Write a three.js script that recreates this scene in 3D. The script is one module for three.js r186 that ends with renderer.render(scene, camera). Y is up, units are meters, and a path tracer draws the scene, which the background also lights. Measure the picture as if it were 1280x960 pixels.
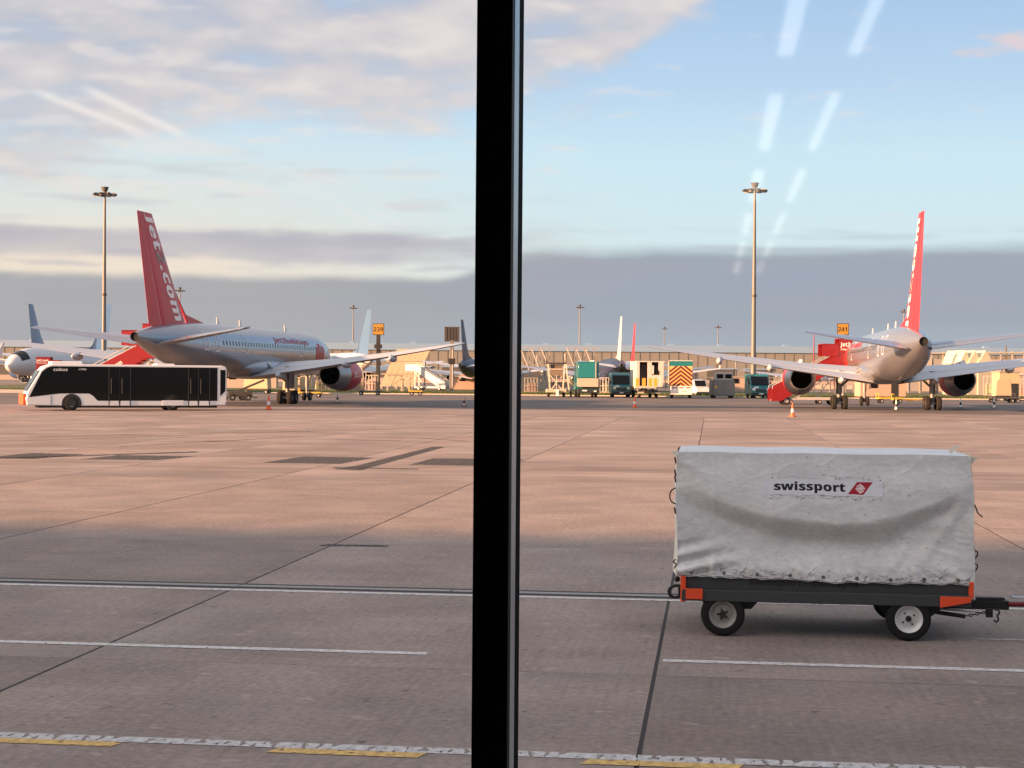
import * as THREE from 'three';
import { mergeGeometries, mergeVertices } from 'three/addons/utils/BufferGeometryUtils.js';
import { RoundedBoxGeometry } from 'three/addons/geometries/RoundedBoxGeometry.js';
import { ImprovedNoise } from 'three/addons/math/ImprovedNoise.js';
import { RectAreaLightUniformsLib } from 'three/addons/lights/RectAreaLightUniformsLib.js';

// ---------------------------------------------------------------- camera
const FOCAL = 2050, EYE = 2.45, ROLL = 0.008, PITCH = 10 / FOCAL;       // focal length in photo pixels (1280 x 960)
const YAW = Math.atan(250 / FOCAL);                                     // the apron's axis lies this far clockwise of the view axis
const scene = new THREE.Scene();
const camera = new THREE.PerspectiveCamera(2 * Math.atan(480 / FOCAL) * 180 / Math.PI, 1280 / 960, 0.1, 6000);
camera.position.set(0, EYE, 0);
camera.rotation.order = 'YXZ';
camera.rotation.set(-PITCH, 0, ROLL);
camera.updateMatrixWorld(true);
const renderer = new THREE.WebGLRenderer({ antialias: true });
renderer.setSize(1024, 768);
renderer.toneMapping = THREE.LinearToneMapping;
renderer.toneMappingExposure = 3.55;
renderer.shadowMap.enabled = true;
RectAreaLightUniformsLib.init();
const EXPO = 3.55;

// apron frame: s runs to the right along the terminal, t runs away from it
const SA = new THREE.Vector3(Math.cos(YAW), 0, Math.sin(YAW)), TA = new THREE.Vector3(Math.sin(YAW), 0, -Math.cos(YAW));
const st = (s, t, y = 0) => new THREE.Vector3(SA.x * s + TA.x * t, y, SA.z * s + TA.z * t);
const at = (u, depth, y = 0) => new THREE.Vector3((u - 640) / FOCAL * depth, y, -depth);   // a ground spot seen in column u at a given distance

// ---------------------------------------------------------------- sun: low, from the left and a little behind the terminal
const SUN_AZ = 32 * Math.PI / 180, SUN_EL = 11 * Math.PI / 180;
const sunDir = SA.clone().multiplyScalar(-Math.cos(SUN_AZ)).addScaledVector(TA, -Math.sin(SUN_AZ)).multiplyScalar(Math.cos(SUN_EL)).add(new THREE.Vector3(0, Math.sin(SUN_EL), 0));
const sun = new THREE.DirectionalLight(new THREE.Color().setRGB(1.0, 0.51, 0.25), 5);
sun.position.copy(sunDir).multiplyScalar(400).add(new THREE.Vector3(0, 0, -100));
sun.target.position.set(0, 0, -100);
sun.castShadow = true;
Object.assign(sun.shadow.camera, { left: -220, right: 220, top: 160, bottom: -160, near: 1, far: 1200 });
sun.shadow.mapSize.set(4096, 4096);
sun.shadow.radius = 2.5;
scene.add(sun, sun.target);

// ---------------------------------------------------------------- sky: clear evening air over a low bank of cloud
const perlin = new ImprovedNoise();
const N3 = (x, y, z) => perlin.noise(x, y, z);
function fbm(x, y, z, n = 4) { let a = 0.5, s = 0; for (let i = 0; i < n; i++) { s += a * N3(x, y, z); x *= 2.03; y *= 2.03; z *= 2.03; a *= 0.5; } return s; }
const clamp = (x, a = 0, b = 1) => Math.min(b, Math.max(a, x));
const smooth = (a, b, x) => { const t = clamp((x - a) / (b - a)); return t * t * (3 - 2 * t); };
const lin = (c) => { c /= 255; return c <= 0.04045 ? c / 12.92 : ((c + 0.055) / 1.055) ** 2.4; };
const rgb = (r, g, b) => [lin(r), lin(g), lin(b)];
const mix3 = (a, b, t) => [a[0] + (b[0] - a[0]) * t, a[1] + (b[1] - a[1]) * t, a[2] + (b[2] - a[2]) * t];
function skyTexture() {
  const W = 4096, H = 2048, data = new Float32Array(W * H * 4);
  const clear = [[0, rgb(214, 228, 232)], [4.5, rgb(216, 238, 242)], [7.6, rgb(208, 236, 249)], [10, rgb(190, 219, 245)], [13, rgb(172, 204, 238)], [20, rgb(152, 186, 230)], [40, rgb(116, 156, 216)], [90, rgb(92, 132, 200)]];
  const warm = rgb(246, 230, 210), groundC = rgb(120, 112, 108);
  const bankL = rgb(177, 177, 180), bankR = rgb(172, 182, 192), bankTop = rgb(146, 154, 167), streak = rgb(189, 187, 197), cloudD = rgb(194, 195, 206), cloudL = rgb(238, 228, 222), pink = rgb(240, 214, 208);
  for (let row = 0; row < H; row++) {
    const el = ((row + 0.5) / H - 0.5) * 180;
    for (let col = 0; col < W; col++) {
      const az0 = ((col + 0.5) / W - 0.5) * 2 * Math.PI;               // atan2(z, x)
      const k = (row * W + col) * 4;
      let c;
      if (el < -0.6) c = groundC;
      else {
        const E = Math.max(el, 0);
        let U = (az0 * 180 / Math.PI) + 90; if (U > 180) U -= 360;      // degrees to the right of the view axis
        const near = Math.abs(U) < 90 ? U : Math.sign(U) * (180 - Math.abs(U));   // the far side of the sky repeats the tints of this side
        let i = 0; while (i < clear.length - 2 && E > clear[i + 1][0]) i++;
        c = mix3(clear[i][1], clear[i + 1][1], clamp((E - clear[i][0]) / (clear[i + 1][0] - clear[i][0])));
        const left = smooth(7, -14, near);
        c = mix3(c, warm, left * (0.5 * smooth(10, 5.0, E) + 0.42 * smooth(5.6, 4.2, E)));
        const X = 57.3 * Math.cos(az0), Z = 57.3 * Math.sin(az0);
        {
          const oct = E < 17 ? 5 : 3;
          // broad grey and pinkish cloud: upper left, and on overhead
          const n1 = fbm(X * 0.10, E * 0.24, Z * 0.10, oct), n2 = fbm(X * 0.26 + 9, E * 0.72, Z * 0.26, oct);
          const edge = Math.min(20, 5.6 + 0.27 * clamp(near + 18, 0, 10) + 0.10 * Math.max(0, near + 8) + 0.75 * Math.max(0, near - 3));
          const cover = smooth(edge - 0.9, edge + 2.4, E + n1 * 4.2 + n2 * 2.0);
          const tone = clamp(0.35 + n2 * 1.45 + n1 * 0.7);
          const thick = smooth(0.05, 1.08, cover * (1 + n2 * 1.1));
          c = mix3(c, mix3(cloudD, cloudL, tone), 0.93 * thick);
        }
        if (E < 20) {
          // small lit puffs and feathered streaks
          if (E > 4.5) {
            const n3 = fbm(X * 0.42 + 31, E * 2.1 + 5, Z * 0.42, 4);
            c = mix3(c, rgb(240, 233, 228), 0.5 * smooth(0.15, 0.40, n3 + 0.10 * smooth(2, -8, near) - 0.12 * smooth(3, 8, near)) * smooth(4.8, 6.4, E));
            const n4 = fbm(X * 0.22 + 71, E * 2.6, Z * 0.22 + 11, 4);
            c = mix3(c, rgb(200, 199, 207), 0.6 * smooth(0.06, 0.34, n4) * left * smooth(4.7, 5.6, E) * smooth(9, 6, E));
          }
          // long grey streak over a cream gap
          const w = fbm(X * 0.14 + 3, E * 0.6, Z * 0.14, 4), w2 = fbm(X * 0.5 + 13, E * 2.2, Z * 0.5, 4);
          const sMid = 4.32 + 0.05 * w, sHalf = 0.52 + 0.55 * w + 0.25 * w2;
          const sAlpha = smooth(sHalf + 0.18, sHalf - 0.12, Math.abs(E - sMid)) * smooth(3.4, -3, near) * clamp(0.85 + 1.2 * w);
          c = mix3(c, streak, 0.97 * clamp(sAlpha));
          const thin = smooth(0.06, 0.3, fbm(X * 0.2 + 45, E * 4.2, Z * 0.2, 4)) * smooth(5.6, 4.2, E);
          c = mix3(c, mix3(streak, bankR, smooth(0, 9, near)), 0.6 * thin);
          // the bank itself
          const right = smooth(-2.8, 1.2, near);
          const top = 3.32 + 0.95 * right + 0.2 * w + 0.16 * w2 + 0.1 * smooth(8, 16, near);
          const bank = smooth(top + 0.22 + 0.25 * right, top - 0.18 - 0.2 * right, E);
          const deep = mix3(bankL, mix3(bankR, bankTop, smooth(1.2, 3.4, E)), smooth(-11, 7, near));
          const body = mix3(deep, rgb(172, 170, 180), clamp(0.15 + 0.7 * fbm(X * 0.17 + 5, E * 1.5, Z * 0.17, 4)));
          c = mix3(c, body, 0.985 * bank);
          // pink scrap of cloud
          const pa = smooth(1, 0.25, Math.hypot((near - 16.9) / 1.9, (E - 11.1) / 0.42) + w2 * 1.6);
          c = mix3(c, pink, 0.75 * pa);
          // contrails
          for (const [u0, e0, u1, e1, wd, al] of [[-16.6, 9.45, -12.4, 8.0, 0.12, 0.85], [-15.0, 9.65, -11.0, 7.95, 0.14, 0.85], [-8.6, 6.9, -6.4, 6.0, 0.05, 0.4], [-7.8, 6.9, -5.9, 6.0, 0.05, 0.4], [-6.3, 5.9, -4.6, 5.1, 0.05, 0.4], [-5.2, 5.8, -3.7, 5.15, 0.05, 0.4], [2.4, 5.5, 4.4, 4.6, 0.05, 0.15]]) {
            if (Math.abs(U) > 30) break;
            const dx = u1 - u0, dy = e1 - e0, L2 = dx * dx + dy * dy, q = ((U - u0) * dx + (E - e0) * dy) / L2;
            if (q > 0 && q < 1) { const dist = Math.abs((U - u0) * dy - (E - e0) * dx) / Math.sqrt(L2); c = mix3(c, rgb(246, 240, 236), al * smooth(wd * 1.7, 0, dist + w2 * 0.06) * smooth(0, 0.2, q) * smooth(1, 0.8, q)); }
          }
        }
      }
      if (el >= -0.6) {                                                  // air and cloud scatter more light around the sun
        const e = Math.max(el, 0) * Math.PI / 180, dot = Math.cos(e) * (Math.cos(az0) * sunDir.x + Math.sin(az0) * sunDir.z) + Math.sin(e) * sunDir.y, g = Math.max(0, dot) ** 3;
        c = [c[0] * (1 + 3.4 * g), c[1] * (1 + 2.9 * g), c[2] * (1 + 2.3 * g)];
      }
      data[k] = c[0] / EXPO; data[k + 1] = c[1] / EXPO; data[k + 2] = c[2] / EXPO; data[k + 3] = 1;
    }
  }
  const t = new THREE.DataTexture(data, W, H, THREE.RGBAFormat, THREE.FloatType);
  t.mapping = THREE.EquirectangularReflectionMapping; t.magFilter = THREE.LinearFilter; t.minFilter = THREE.LinearFilter; t.wrapS = THREE.RepeatWrapping; t.needsUpdate = true;
  return t;
}
scene.background = skyTexture();
scene.environment = scene.background;

// ---------------------------------------------------------------- helpers
let seed = 20240611;
const rnd = () => { seed |= 0; seed = seed + 0x6D2B79F5 | 0; let t = Math.imul(seed ^ seed >>> 15, 1 | seed); t = t + Math.imul(t ^ t >>> 7, 61 | t) ^ t; return ((t ^ t >>> 14) >>> 0) / 4294967296; };
const rr = (a, b) => a + (b - a) * rnd();
const V = (x, y, z) => new THREE.Vector3(x, y, z);
const taken = new Map();
function numbered(name) { const n = taken.get(name) ?? 0; taken.set(name, n + 1); return n ? name + '_' + String(n).padStart(3, '0') : name; }
function std(r, g, b, rough = 0.6, metal = 0, more = {}) {
  const m = new THREE.MeshPhysicalMaterial({ roughness: rough, metalness: metal, ...more }); m.color.setRGB(r, g, b); return m;
}
function mesh(name, geo, mat, parent, label) {
  const m = new THREE.Mesh(geo, mat); m.name = name; m.castShadow = m.receiveShadow = true; parent.add(m); if (label) m.userData.label = label; return m;
}
function thing(name, label, category, pos = V(0, 0, 0), turn = 0, group) {
  const o = new THREE.Group(); o.name = numbered(name); o.position.copy(pos); o.rotation.y = turn; o.userData = { label, category }; if (group) o.userData.group = group; scene.add(o); return o;
}
function structure(name, geo, mat) { const m = mesh(numbered(name), geo, mat, scene); m.userData.kind = 'structure'; return m; }
function recede(o, k) { o.position.multiplyScalar(k); o.scale.setScalar(k); return o; }             // farther off and as much larger
function copyOf(o, label, pos, turn) { const c = o.clone(); c.name = numbered(o.name.replace(/_\d{3}$/, '')); c.userData = { ...o.userData, label }; c.position.copy(pos); if (turn !== undefined) c.rotation.y = turn; scene.add(c); return c; }
function box(w, h, d, x = 0, y = 0, z = 0, rx = 0, ry = 0, rz = 0) {
  const g = new THREE.BoxGeometry(w, h, d); if (rx || ry || rz) g.applyMatrix4(new THREE.Matrix4().makeRotationFromEuler(new THREE.Euler(rx, ry, rz))); return g.translate(x, y, z);
}
function rbox(w, h, d, r, x = 0, y = 0, z = 0) { return new RoundedBoxGeometry(w, h, d, 3, r).translate(x, y, z); }
function bar(a, b, r, r2 = r, n = 10) {                                   // a round bar from point a to point b
  const d = b.clone().sub(a), g = new THREE.CylinderGeometry(r2, r, d.length(), n, 1);
  g.applyQuaternion(new THREE.Quaternion().setFromUnitVectors(V(0, 1, 0), d.clone().normalize())); const c = a.clone().add(b).multiplyScalar(0.5); return g.translate(c.x, c.y, c.z);
}
function beam(a, b, w, h) {                                               // a square beam from a to b
  const d = b.clone().sub(a), g = new THREE.BoxGeometry(w, h, d.length()); const m = new THREE.Matrix4().lookAt(b, a, Math.abs(d.y) > 0.95 * d.length() ? V(1, 0, 0) : V(0, 1, 0)); g.applyMatrix4(m); const c = a.clone().add(b).multiplyScalar(0.5); return g.translate(c.x, c.y, c.z);
}
function merged(list) { return mergeGeometries(list.map((g) => { const q = g.index ? g.toNonIndexed() : g; for (const k of Object.keys(q.attributes)) if (!['position', 'normal', 'uv'].includes(k)) q.deleteAttribute(k); return q; })); }
function grid(nu, nv, f, closeU = false) {                                // a parametric sheet
  const p = [], uv = [], ix = [];
  for (let j = 0; j <= nv; j++) for (let i = 0; i <= nu; i++) { const q = f(i / nu, j / nv); p.push(q.x, q.y, q.z); uv.push(i / nu, j / nv); }
  for (let j = 0; j < nv; j++) for (let i = 0; i < nu; i++) { const a = j * (nu + 1) + i, b = a + 1, c = a + nu + 1, d = c + 1; ix.push(a, b, d, a, d, c); }
  const g = new THREE.BufferGeometry(); g.setAttribute('position', new THREE.Float32BufferAttribute(p, 3)); g.setAttribute('uv', new THREE.Float32BufferAttribute(uv, 2)); g.setIndex(ix); g.computeVertexNormals();
  if (closeU) { const n = g.attributes.normal; for (let j = 0; j <= nv; j++) { const a = j * (nu + 1), b = a + nu; const v = V(n.getX(a) + n.getX(b), n.getY(a) + n.getY(b), n.getZ(a) + n.getZ(b)).normalize(); n.setXYZ(a, v.x, v.y, v.z); n.setXYZ(b, v.x, v.y, v.z); } }
  return g;
}
function extrude(points, depth, bevel = 0, segs = 2) {                    // an outline in x, y, extruded along z and centred on it
  const s = new THREE.Shape(points.map(([x, y]) => new THREE.Vector2(x, y)));
  return new THREE.ExtrudeGeometry(s, { depth: depth - 2 * bevel, bevelEnabled: bevel > 0, bevelSize: bevel, bevelThickness: bevel, bevelOffset: -bevel, bevelSegments: segs, curveSegments: 8 }).translate(0, 0, -depth / 2 + bevel);
}
function noiseTex(size, f, color = false, repeat) {                       // f(i, j) -> [r, g, b] in 0..1 (sRGB when color)
  const d = new Uint8Array(size * size * 4);
  for (let j = 0; j < size; j++) for (let i = 0; i < size; i++) { const c = f(i / size, j / size), k = (j * size + i) * 4; const v = Array.isArray(c) ? c : [c, c, c]; d[k] = clamp(v[0]) * 255; d[k + 1] = clamp(v[1]) * 255; d[k + 2] = clamp(v[2]) * 255; d[k + 3] = v[3] === undefined ? 255 : clamp(v[3]) * 255; }
  const t = new THREE.DataTexture(d, size, size); t.wrapS = t.wrapT = THREE.RepeatWrapping; t.magFilter = THREE.LinearFilter; t.minFilter = THREE.LinearMipmapLinearFilter; t.generateMipmaps = true; if (color) t.colorSpace = THREE.SRGBColorSpace; if (repeat) t.repeat.set(repeat, repeat); t.needsUpdate = true; return t;
}
// gradient noise that tiles with period 1 in both directions; fu, fv = features across
function tile(u, v, fu, fv, z = 0, n = 4) {
  let s = 0, am = 0.5, px = Math.max(1, Math.round(fu * 0.75)), py = Math.max(1, Math.round(fv * 0.75));
  for (let i = 0; i < n; i++) {
    const x = u * px, y = v * py, x0 = Math.floor(x), y0 = Math.floor(y), fx = x - x0, fy = y - y0, sx = fx * fx * fx * (fx * (fx * 6 - 15) + 10), sy = fy * fy * fy * (fy * (fy * 6 - 15) + 10), q = (z * 131 | 0) + i * 977;
    const gr = (a, b, dx, dy) => { let h = Math.imul((a % px) + 1, 374761393) ^ Math.imul((b % py) + 1, 668265263) ^ Math.imul(q + 1, 1274126177); h = Math.imul(h ^ h >>> 13, 1103515245); h ^= h >>> 16; switch (h & 7) { case 0: return dx + dy; case 1: return dx - dy; case 2: return -dx + dy; case 3: return -dx - dy; case 4: return 1.41 * dx; case 5: return -1.41 * dx; case 6: return 1.41 * dy; default: return -1.41 * dy; } };
    const a = gr(x0, y0, fx, fy), b = gr(x0 + 1, y0, fx - 1, fy), c = gr(x0, y0 + 1, fx, fy - 1), d = gr(x0 + 1, y0 + 1, fx - 1, fy - 1);
    s += am * (a + (b - a) * sx + (c + (d - c) * sx - a - (b - a) * sx) * sy); am *= 0.5; px *= 2; py *= 2;
  }
  return s;
}
function decalMaterial(w, h, draw, more = {}) {                           // flat print: lettering and emblems on a clear ground
  const c = document.createElement('canvas'); c.width = w; c.height = h; const x = c.getContext('2d'); x.clearRect(0, 0, w, h); draw(x, w, h);
  const t = new THREE.CanvasTexture(c); t.colorSpace = THREE.SRGBColorSpace; t.anisotropy = 8;
  return new THREE.MeshPhysicalMaterial({ map: t, transparent: true, alphaTest: 0.4, roughness: 0.5, side: THREE.DoubleSide, ...more });
}

// ---------------------------------------------------------------- ground and apron
const turned = -YAW;                                                     // rotation.y of anything square to the apron
function stSheet(s0, s1, t0, t1, y, size = 1) {                           // a level sheet in apron coordinates, uv in metres / size
  const g = new THREE.BufferGeometry(), a = [st(s0, t0, y), st(s1, t0, y), st(s1, t1, y), st(s0, t1, y)], uv = [[s0, t0], [s1, t0], [s1, t1], [s0, t1]];
  g.setAttribute('position', new THREE.Float32BufferAttribute(a.flatMap((p) => [p.x, p.y, p.z]), 3));
  g.setAttribute('uv', new THREE.Float32BufferAttribute(uv.flatMap((p) => [p[0] / size, p[1] / size]), 2)); g.setIndex([0, 1, 2, 0, 2, 3]); g.computeVertexNormals(); return g;
}
function stPoly(points, y, size = 1) {
  const sh = new THREE.ShapeGeometry(new THREE.Shape(points.map(([s, t]) => new THREE.Vector2(s, t)))), p = sh.attributes.position, uv = [];
  for (let i = 0; i < p.count; i++) { const s = p.getX(i), t = p.getY(i), q = st(s, t, y); uv.push(s / size, t / size); p.setXYZ(i, q.x, q.y, q.z); }
  sh.setAttribute('uv', new THREE.Float32BufferAttribute(uv, 2)); sh.computeVertexNormals(); return sh;
}
const speckle = (seedZ, size, lo, hi) => noiseTex(size, () => { const r = rnd(); return lo + (hi - lo) * (r * 0.5 + rnd() * 0.5); });
const concreteMap = noiseTex(2048, (u, v) => {                            // broom marks run along the slab (v), stains and scuffs across
  const big = tile(u, v, 9, 9, 1.7, 4), broom = tile(u, v, 300, 10, 4.1, 2), across = tile(u, v, 5, 46, 8.2, 4), fine = rnd() - 0.5, grit = tile(u, v, 190, 190, 2.2, 2);
  let k = 0.88 + 0.14 * big + 0.07 * broom + 0.05 * across + 0.10 * fine + 0.16 * grit;
  const spot = tile(u, v, 60, 60, 5.5, 3); if (spot > 0.37) k -= (spot - 0.37) * 1.5; const pale = tile(u, v, 44, 60, 15.5, 3); if (pale > 0.33) k += (pale - 0.33) * 1.2;
  const warm = 0.03 * tile(u, v, 6, 6, 11.1, 3); return [k * (1 + warm), k, k * (1 - warm)];
}, true);
const concreteBump = noiseTex(1024, (u, v) => 0.5 + 0.3 * tile(u, v, 240, 8, 3.1, 2) + 0.3 * tile(u, v, 120, 120, 6.1, 3) + 0.25 * (rnd() - 0.5));
const farMap = noiseTex(1024, (u, v) => { const big = tile(u, v, 8, 8, 21.7, 4), across = tile(u, v, 6, 70, 28.2, 4), k = 0.88 + 0.24 * big + 0.2 * across + 0.05 * (rnd() - 0.5); const warm = 0.04 * tile(u, v, 5, 5, 31.1, 3); return [k * (1 + warm), k, k * (1 - warm)]; }, true);
const tones = [1, 0.93, 1.06, 0.87, 1.02];
const concrete = (k, far) => std(0.328 * k, 0.266 * k, 0.234 * k, 0.86, 0, far ? { map: farMap } : { map: concreteMap, bumpMap: concreteBump, bumpScale: 0.002 });
const nearConcrete = tones.map((k) => concrete(k, false)), farConcrete = tones.map((k) => concrete(k, true));
concreteBump.repeat.set(3, 3);
structure('ground', stSheet(-3000, 3000, -1500, 5000, -0.3, 40), concrete(0.95, true));
structure('joint_bed', stSheet(-190, 190, -6, 122, -0.003, 10), std(0.022, 0.019, 0.018, 0.8));
const apron = new THREE.Group(); apron.name = 'apron'; apron.userData.kind = 'structure'; scene.add(apron);
const S0 = -0.45, SW = 4.95, ROWS = [3.9, 8.75, 13.5, 18.22, 18.64];
while (ROWS.at(-1) < 95) ROWS.push(ROWS.at(-1) + 4.68);
ROWS.push(100.3);
function slabGeo(w, l, ou, ov, size) {
  const g = new THREE.BoxGeometry(w, 0.06, l), p = g.attributes.position, uv = g.attributes.uv;
  for (let i = 0; i < p.count; i++) uv.setXY(i, (p.getX(i) + ou) / size, (p.getZ(i) + ov) / size);
  return g.translate(0, -0.03, 0);
}
const slabCache = new Map();
for (let r = 0; r < ROWS.length - 1; r++) {
  if (r === 3) continue;                                                   // the slot drain lies here
  const t0 = ROWS[r], t1 = ROWS[r + 1], l = t1 - t0 - 0.012, far = t0 > 36;
  for (let c = -13; c < 8; c++) {
    const s0 = S0 + c * SW, s1 = s0 + SW;
    if (s1 < -0.452 * t1 - 2.5 || s0 > 0.2 * t1 + 2.5) continue;
    const v = Math.floor(rnd() * 4), key = [l.toFixed(3), v, far].join();
    if (!slabCache.has(key)) slabCache.set(key, slabGeo(SW - 0.033, l, v * 2.9 + r * 1.3, v * 3.7 + r * 0.9, far ? 22 : 9));
    const m = mesh('concrete_slab', slabCache.get(key), (far ? farConcrete : nearConcrete)[Math.floor(rnd() * 5)], apron);
    m.position.copy(st(s0 + SW / 2, (t0 + t1) / 2, (rnd() - 0.5) * 0.0012)); m.rotation.y = turned;
  }
}
mesh('concrete_slab', stSheet(-190, 190, 100.75, 119.6, 0, 22), farConcrete[1], apron);
mesh('concrete_slab', stSheet(-190, -47, -6, 100.3, -0.005, 22), farConcrete[0], apron);
mesh('concrete_slab', stSheet(40, 190, -6, 100.3, -0.004, 22), farConcrete[2], apron);
mesh('concrete_slab', stSheet(-190, 190, -6, 3.9, -0.006, 9), nearConcrete[0], apron);
// slot drain across the stand
const steel = std(0.27, 0.26, 0.25, 0.55, 0.4), gully = std(0.015, 0.014, 0.014, 0.9);
const drain = new THREE.Group(); drain.name = 'slot_drain'; drain.userData.kind = 'structure'; scene.add(drain);
for (let c = -26; c < 20; c++) mesh('edge_rail', box(2.46, 0.05, 0.15), steel, drain).position.copy(st(S0 + c * 2.475 + 1.24, 18.44, -0.022));
for (const o of drain.children) if (o.name === 'edge_rail') o.rotation.y = turned;
// stand and service road of asphalt, kerb and grass beyond
const asphaltMap = noiseTex(1024, (u, v) => 0.85 + 0.25 * tile(u, v, 7, 7, 41, 4) + 0.25 * tile(u, v, 6, 60, 43, 3) + 0.12 * (rnd() - 0.5), true);
structure('service_road', stSheet(-190, 190, 119.6, 206, 0.004, 30), std(0.15, 0.132, 0.124, 0.85, 0, { map: asphaltMap }));
structure('kerb', box(380, 0.13, 0.5), std(0.42, 0.38, 0.33, 0.8)).position.copy(st(0, 206.3, 0.06));
scene.children.at(-1).rotation.y = turned;
const grassMap = noiseTex(512, (u, v) => { const k = 0.75 + 0.6 * tile(u, v, 30, 30, 51, 4) + 0.25 * (rnd() - 0.5), y = 0.25 * tile(u, v, 9, 9, 55, 3); return [k * (1 + y), k, k * (1 - y)]; }, true);
structure('grass_verge', stSheet(-190, 190, 206.5, 290, 0.03, 12), std(0.11, 0.15, 0.035, 0.95, 0, { map: grassMap }));
structure('taxiway', stSheet(-600, 600, 290, 480, 0.01, 60), std(0.22, 0.19, 0.17, 0.9, 0, { map: asphaltMap }));
{
  const blade = new THREE.ConeGeometry(0.06, 0.3, 3, 1), inst = new THREE.InstancedMesh(blade, std(0.10, 0.14, 0.035, 0.95), 14000), m = new THREE.Matrix4(), q = new THREE.Quaternion(), c = new THREE.Color();
  for (let i = 0; i < 14000; i++) { const t = 206.9 + 34 * rnd() * rnd(), p = st(rr(-95, 60), t, 0.12); q.setFromEuler(new THREE.Euler(rr(-0.4, 0.4), rr(0, 6), rr(-0.4, 0.4))); m.compose(p, q, V(1.6, rr(0.5, 1.3), 1.6)); inst.setMatrixAt(i, m); const k = rr(0.7, 1.3); inst.setColorAt(i, c.setRGB(k * rr(0.9, 1.3), k, k * 0.9)); }
  inst.name = 'grass'; inst.userData = { kind: 'stuff', label: 'rough green grass on the verge behind the service road', category: 'grass' }; inst.castShadow = inst.receiveShadow = true; scene.add(inst);
}
// painted lines, worn through in places
const wear = (fu, fv, thr, z) => noiseTex(512, (u, v) => { const n = tile(u, v, fu, fv, z, 4) + 0.25 * (rnd() - 0.5) * 0.8; const k = 0.9 + 0.25 * tile(u, v, 40, 40, z + 3, 3) + 0.1 * (rnd() - 0.5); return [k, k, k, n > thr ? 0 : 1]; }, true);
const paint = (r, g, b, tex) => std(r, g, b, 0.7, 0, { map: tex, transparent: true, alphaTest: 0.5 });
const wornTex = wear(46, 12, 0.20, 61), goodTex = wear(30, 30, 0.30, 67), streakTex = wear(90, 12, 0.22, 71);
const whitePaint = paint(0.74, 0.72, 0.70, goodTex), wornWhite = paint(0.66, 0.65, 0.64, wornTex), yellowPaint = paint(0.80, 0.52, 0.16, goodTex), faintWhite = paint(0.55, 0.52, 0.5, streakTex);
function marking(name, s0, s1, t0, t1, m) { return structure(name, stSheet(s0, s1, t0, t1, 0.004, 1.5), m); }
marking('edge_line', -30, 20, 10.47, 10.63, wornWhite);
for (let k = -14; k < 9; k++) { const a = -0.82 + 2.035 * k; structure('yellow_dash', stPoly([[a + 0.01, 10.33], [a + 1.0, 10.33], [a + 1.04, 10.465], [a + 0.06, 10.465]], 0.0045, 1.5), yellowPaint); }
marking('stop_line', -40, 22, 18.0, 18.13, whitePaint);
marking('lane_dash', -8.6, -2.47, 14.155, 14.285, whitePaint);
marking('lane_dash', -0.40, 5.6, 14.155, 14.285, whitePaint);
marking('lane_dash', -16.6, -10.5, 14.155, 14.285, whitePaint);
marking('lane_mark', 2.48, 4.6, 15.86, 15.93, faintWhite);
marking('drain_slot', -60, 60, 100.36, 100.66, std(0.05, 0.042, 0.04, 0.9));
for (const [s0, s1, t, w, m] of [[1.5, 3.2, 98.2, 0.5, faintWhite], [10.2, 11.0, 97.4, 0.5, faintWhite], [11.5, 12.3, 97.4, 0.5, faintWhite], [-24, -16, 76, 0.25, faintWhite], [-32, -19, 71, 0.3, faintWhite]]) marking('stand_mark', s0, s1, t, t + w, m);
// repairs in bitumen and old marks
const bitumenTex = wear(20, 34, 0.19, 81), bitumen = std(0.052, 0.05, 0.052, 0.85, 0, { map: bitumenTex, transparent: true, alphaTest: 0.5 });
const repair = (pts) => structure('bitumen_patch', stPoly(pts, 0.0042, 3), bitumen);
repair([[-12.3, 44.1], [-10.1, 44.1], [-9.9, 47.6], [-12.05, 47.7]]);
repair([[-8.2, 44.2], [-5.4, 44.1], [-5.5, 47.9], [-8.15, 47.8]]);
repair([[-17.7, 44.5], [-15.5, 44.7], [-15.15, 47.1], [-17.5, 47.0]]);
repair([[-20.6, 44.6], [-19, 44.3], [-18.6, 47.2], [-20.4, 47.6]]);
repair([[-9.75, 41.6], [-8.9, 41.2], [-8.95, 42.6], [-9.05, 55.5], [-9.5, 55.5], [-9.5, 43.2]]);
repair([[-9.9, 42.15], [-7.6, 42.0], [-7.6, 42.4], [-9.9, 42.5]]);
repair([[-21, 42.6], [-15.8, 49.4], [-16.1, 49.9], [-21, 43.4]]);
repair([[-5.55, 22.9], [-4.6, 22.98], [-4.6, 23.2], [-5.55, 23.15]]);
for (const [s0, t0, s1, t1, w] of [[-27, 58, -14, 73, 0.16], [-25, 55, -16, 71, 0.12], [-14, 60.5, -11.5, 60.1, 0.2], [-14.2, 64, -12, 63.6, 0.2], [-18, 57, -16, 63, 0.14], [-11.5, 63.2, -9, 60.5, 0.15], [5, 58.5, 5.7, 57.2, 0.15], [5.7, 57.2, 9, 57.1, 0.15], [-7.5, 60, -5.6, 60.1, 0.15], [-19.5, 52.5, -17.8, 58, 0.12]]) {
  const d = Math.hypot(s1 - s0, t1 - t0), nx = -(t1 - t0) / d * w / 2, ny = (s1 - s0) / d * w / 2; structure('bitumen_seam', stPoly([[s0 + nx, t0 + ny], [s0 - nx, t0 - ny], [s1 - nx, t1 - ny], [s1 + nx, t1 + ny]], 0.0046, 3), bitumen);
}

// ---------------------------------------------------------------- the terminal behind and around the camera, with its window wall
const WIN = 2.2, SILL = 1.872, FLOOR = 0.85, CEIL = 3.95, HIGH = 8.1;
const terminal = thing('terminal_building', 'long low terminal block whose lounge window looks over the apron', 'building', st(0, 0), turned);
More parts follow.
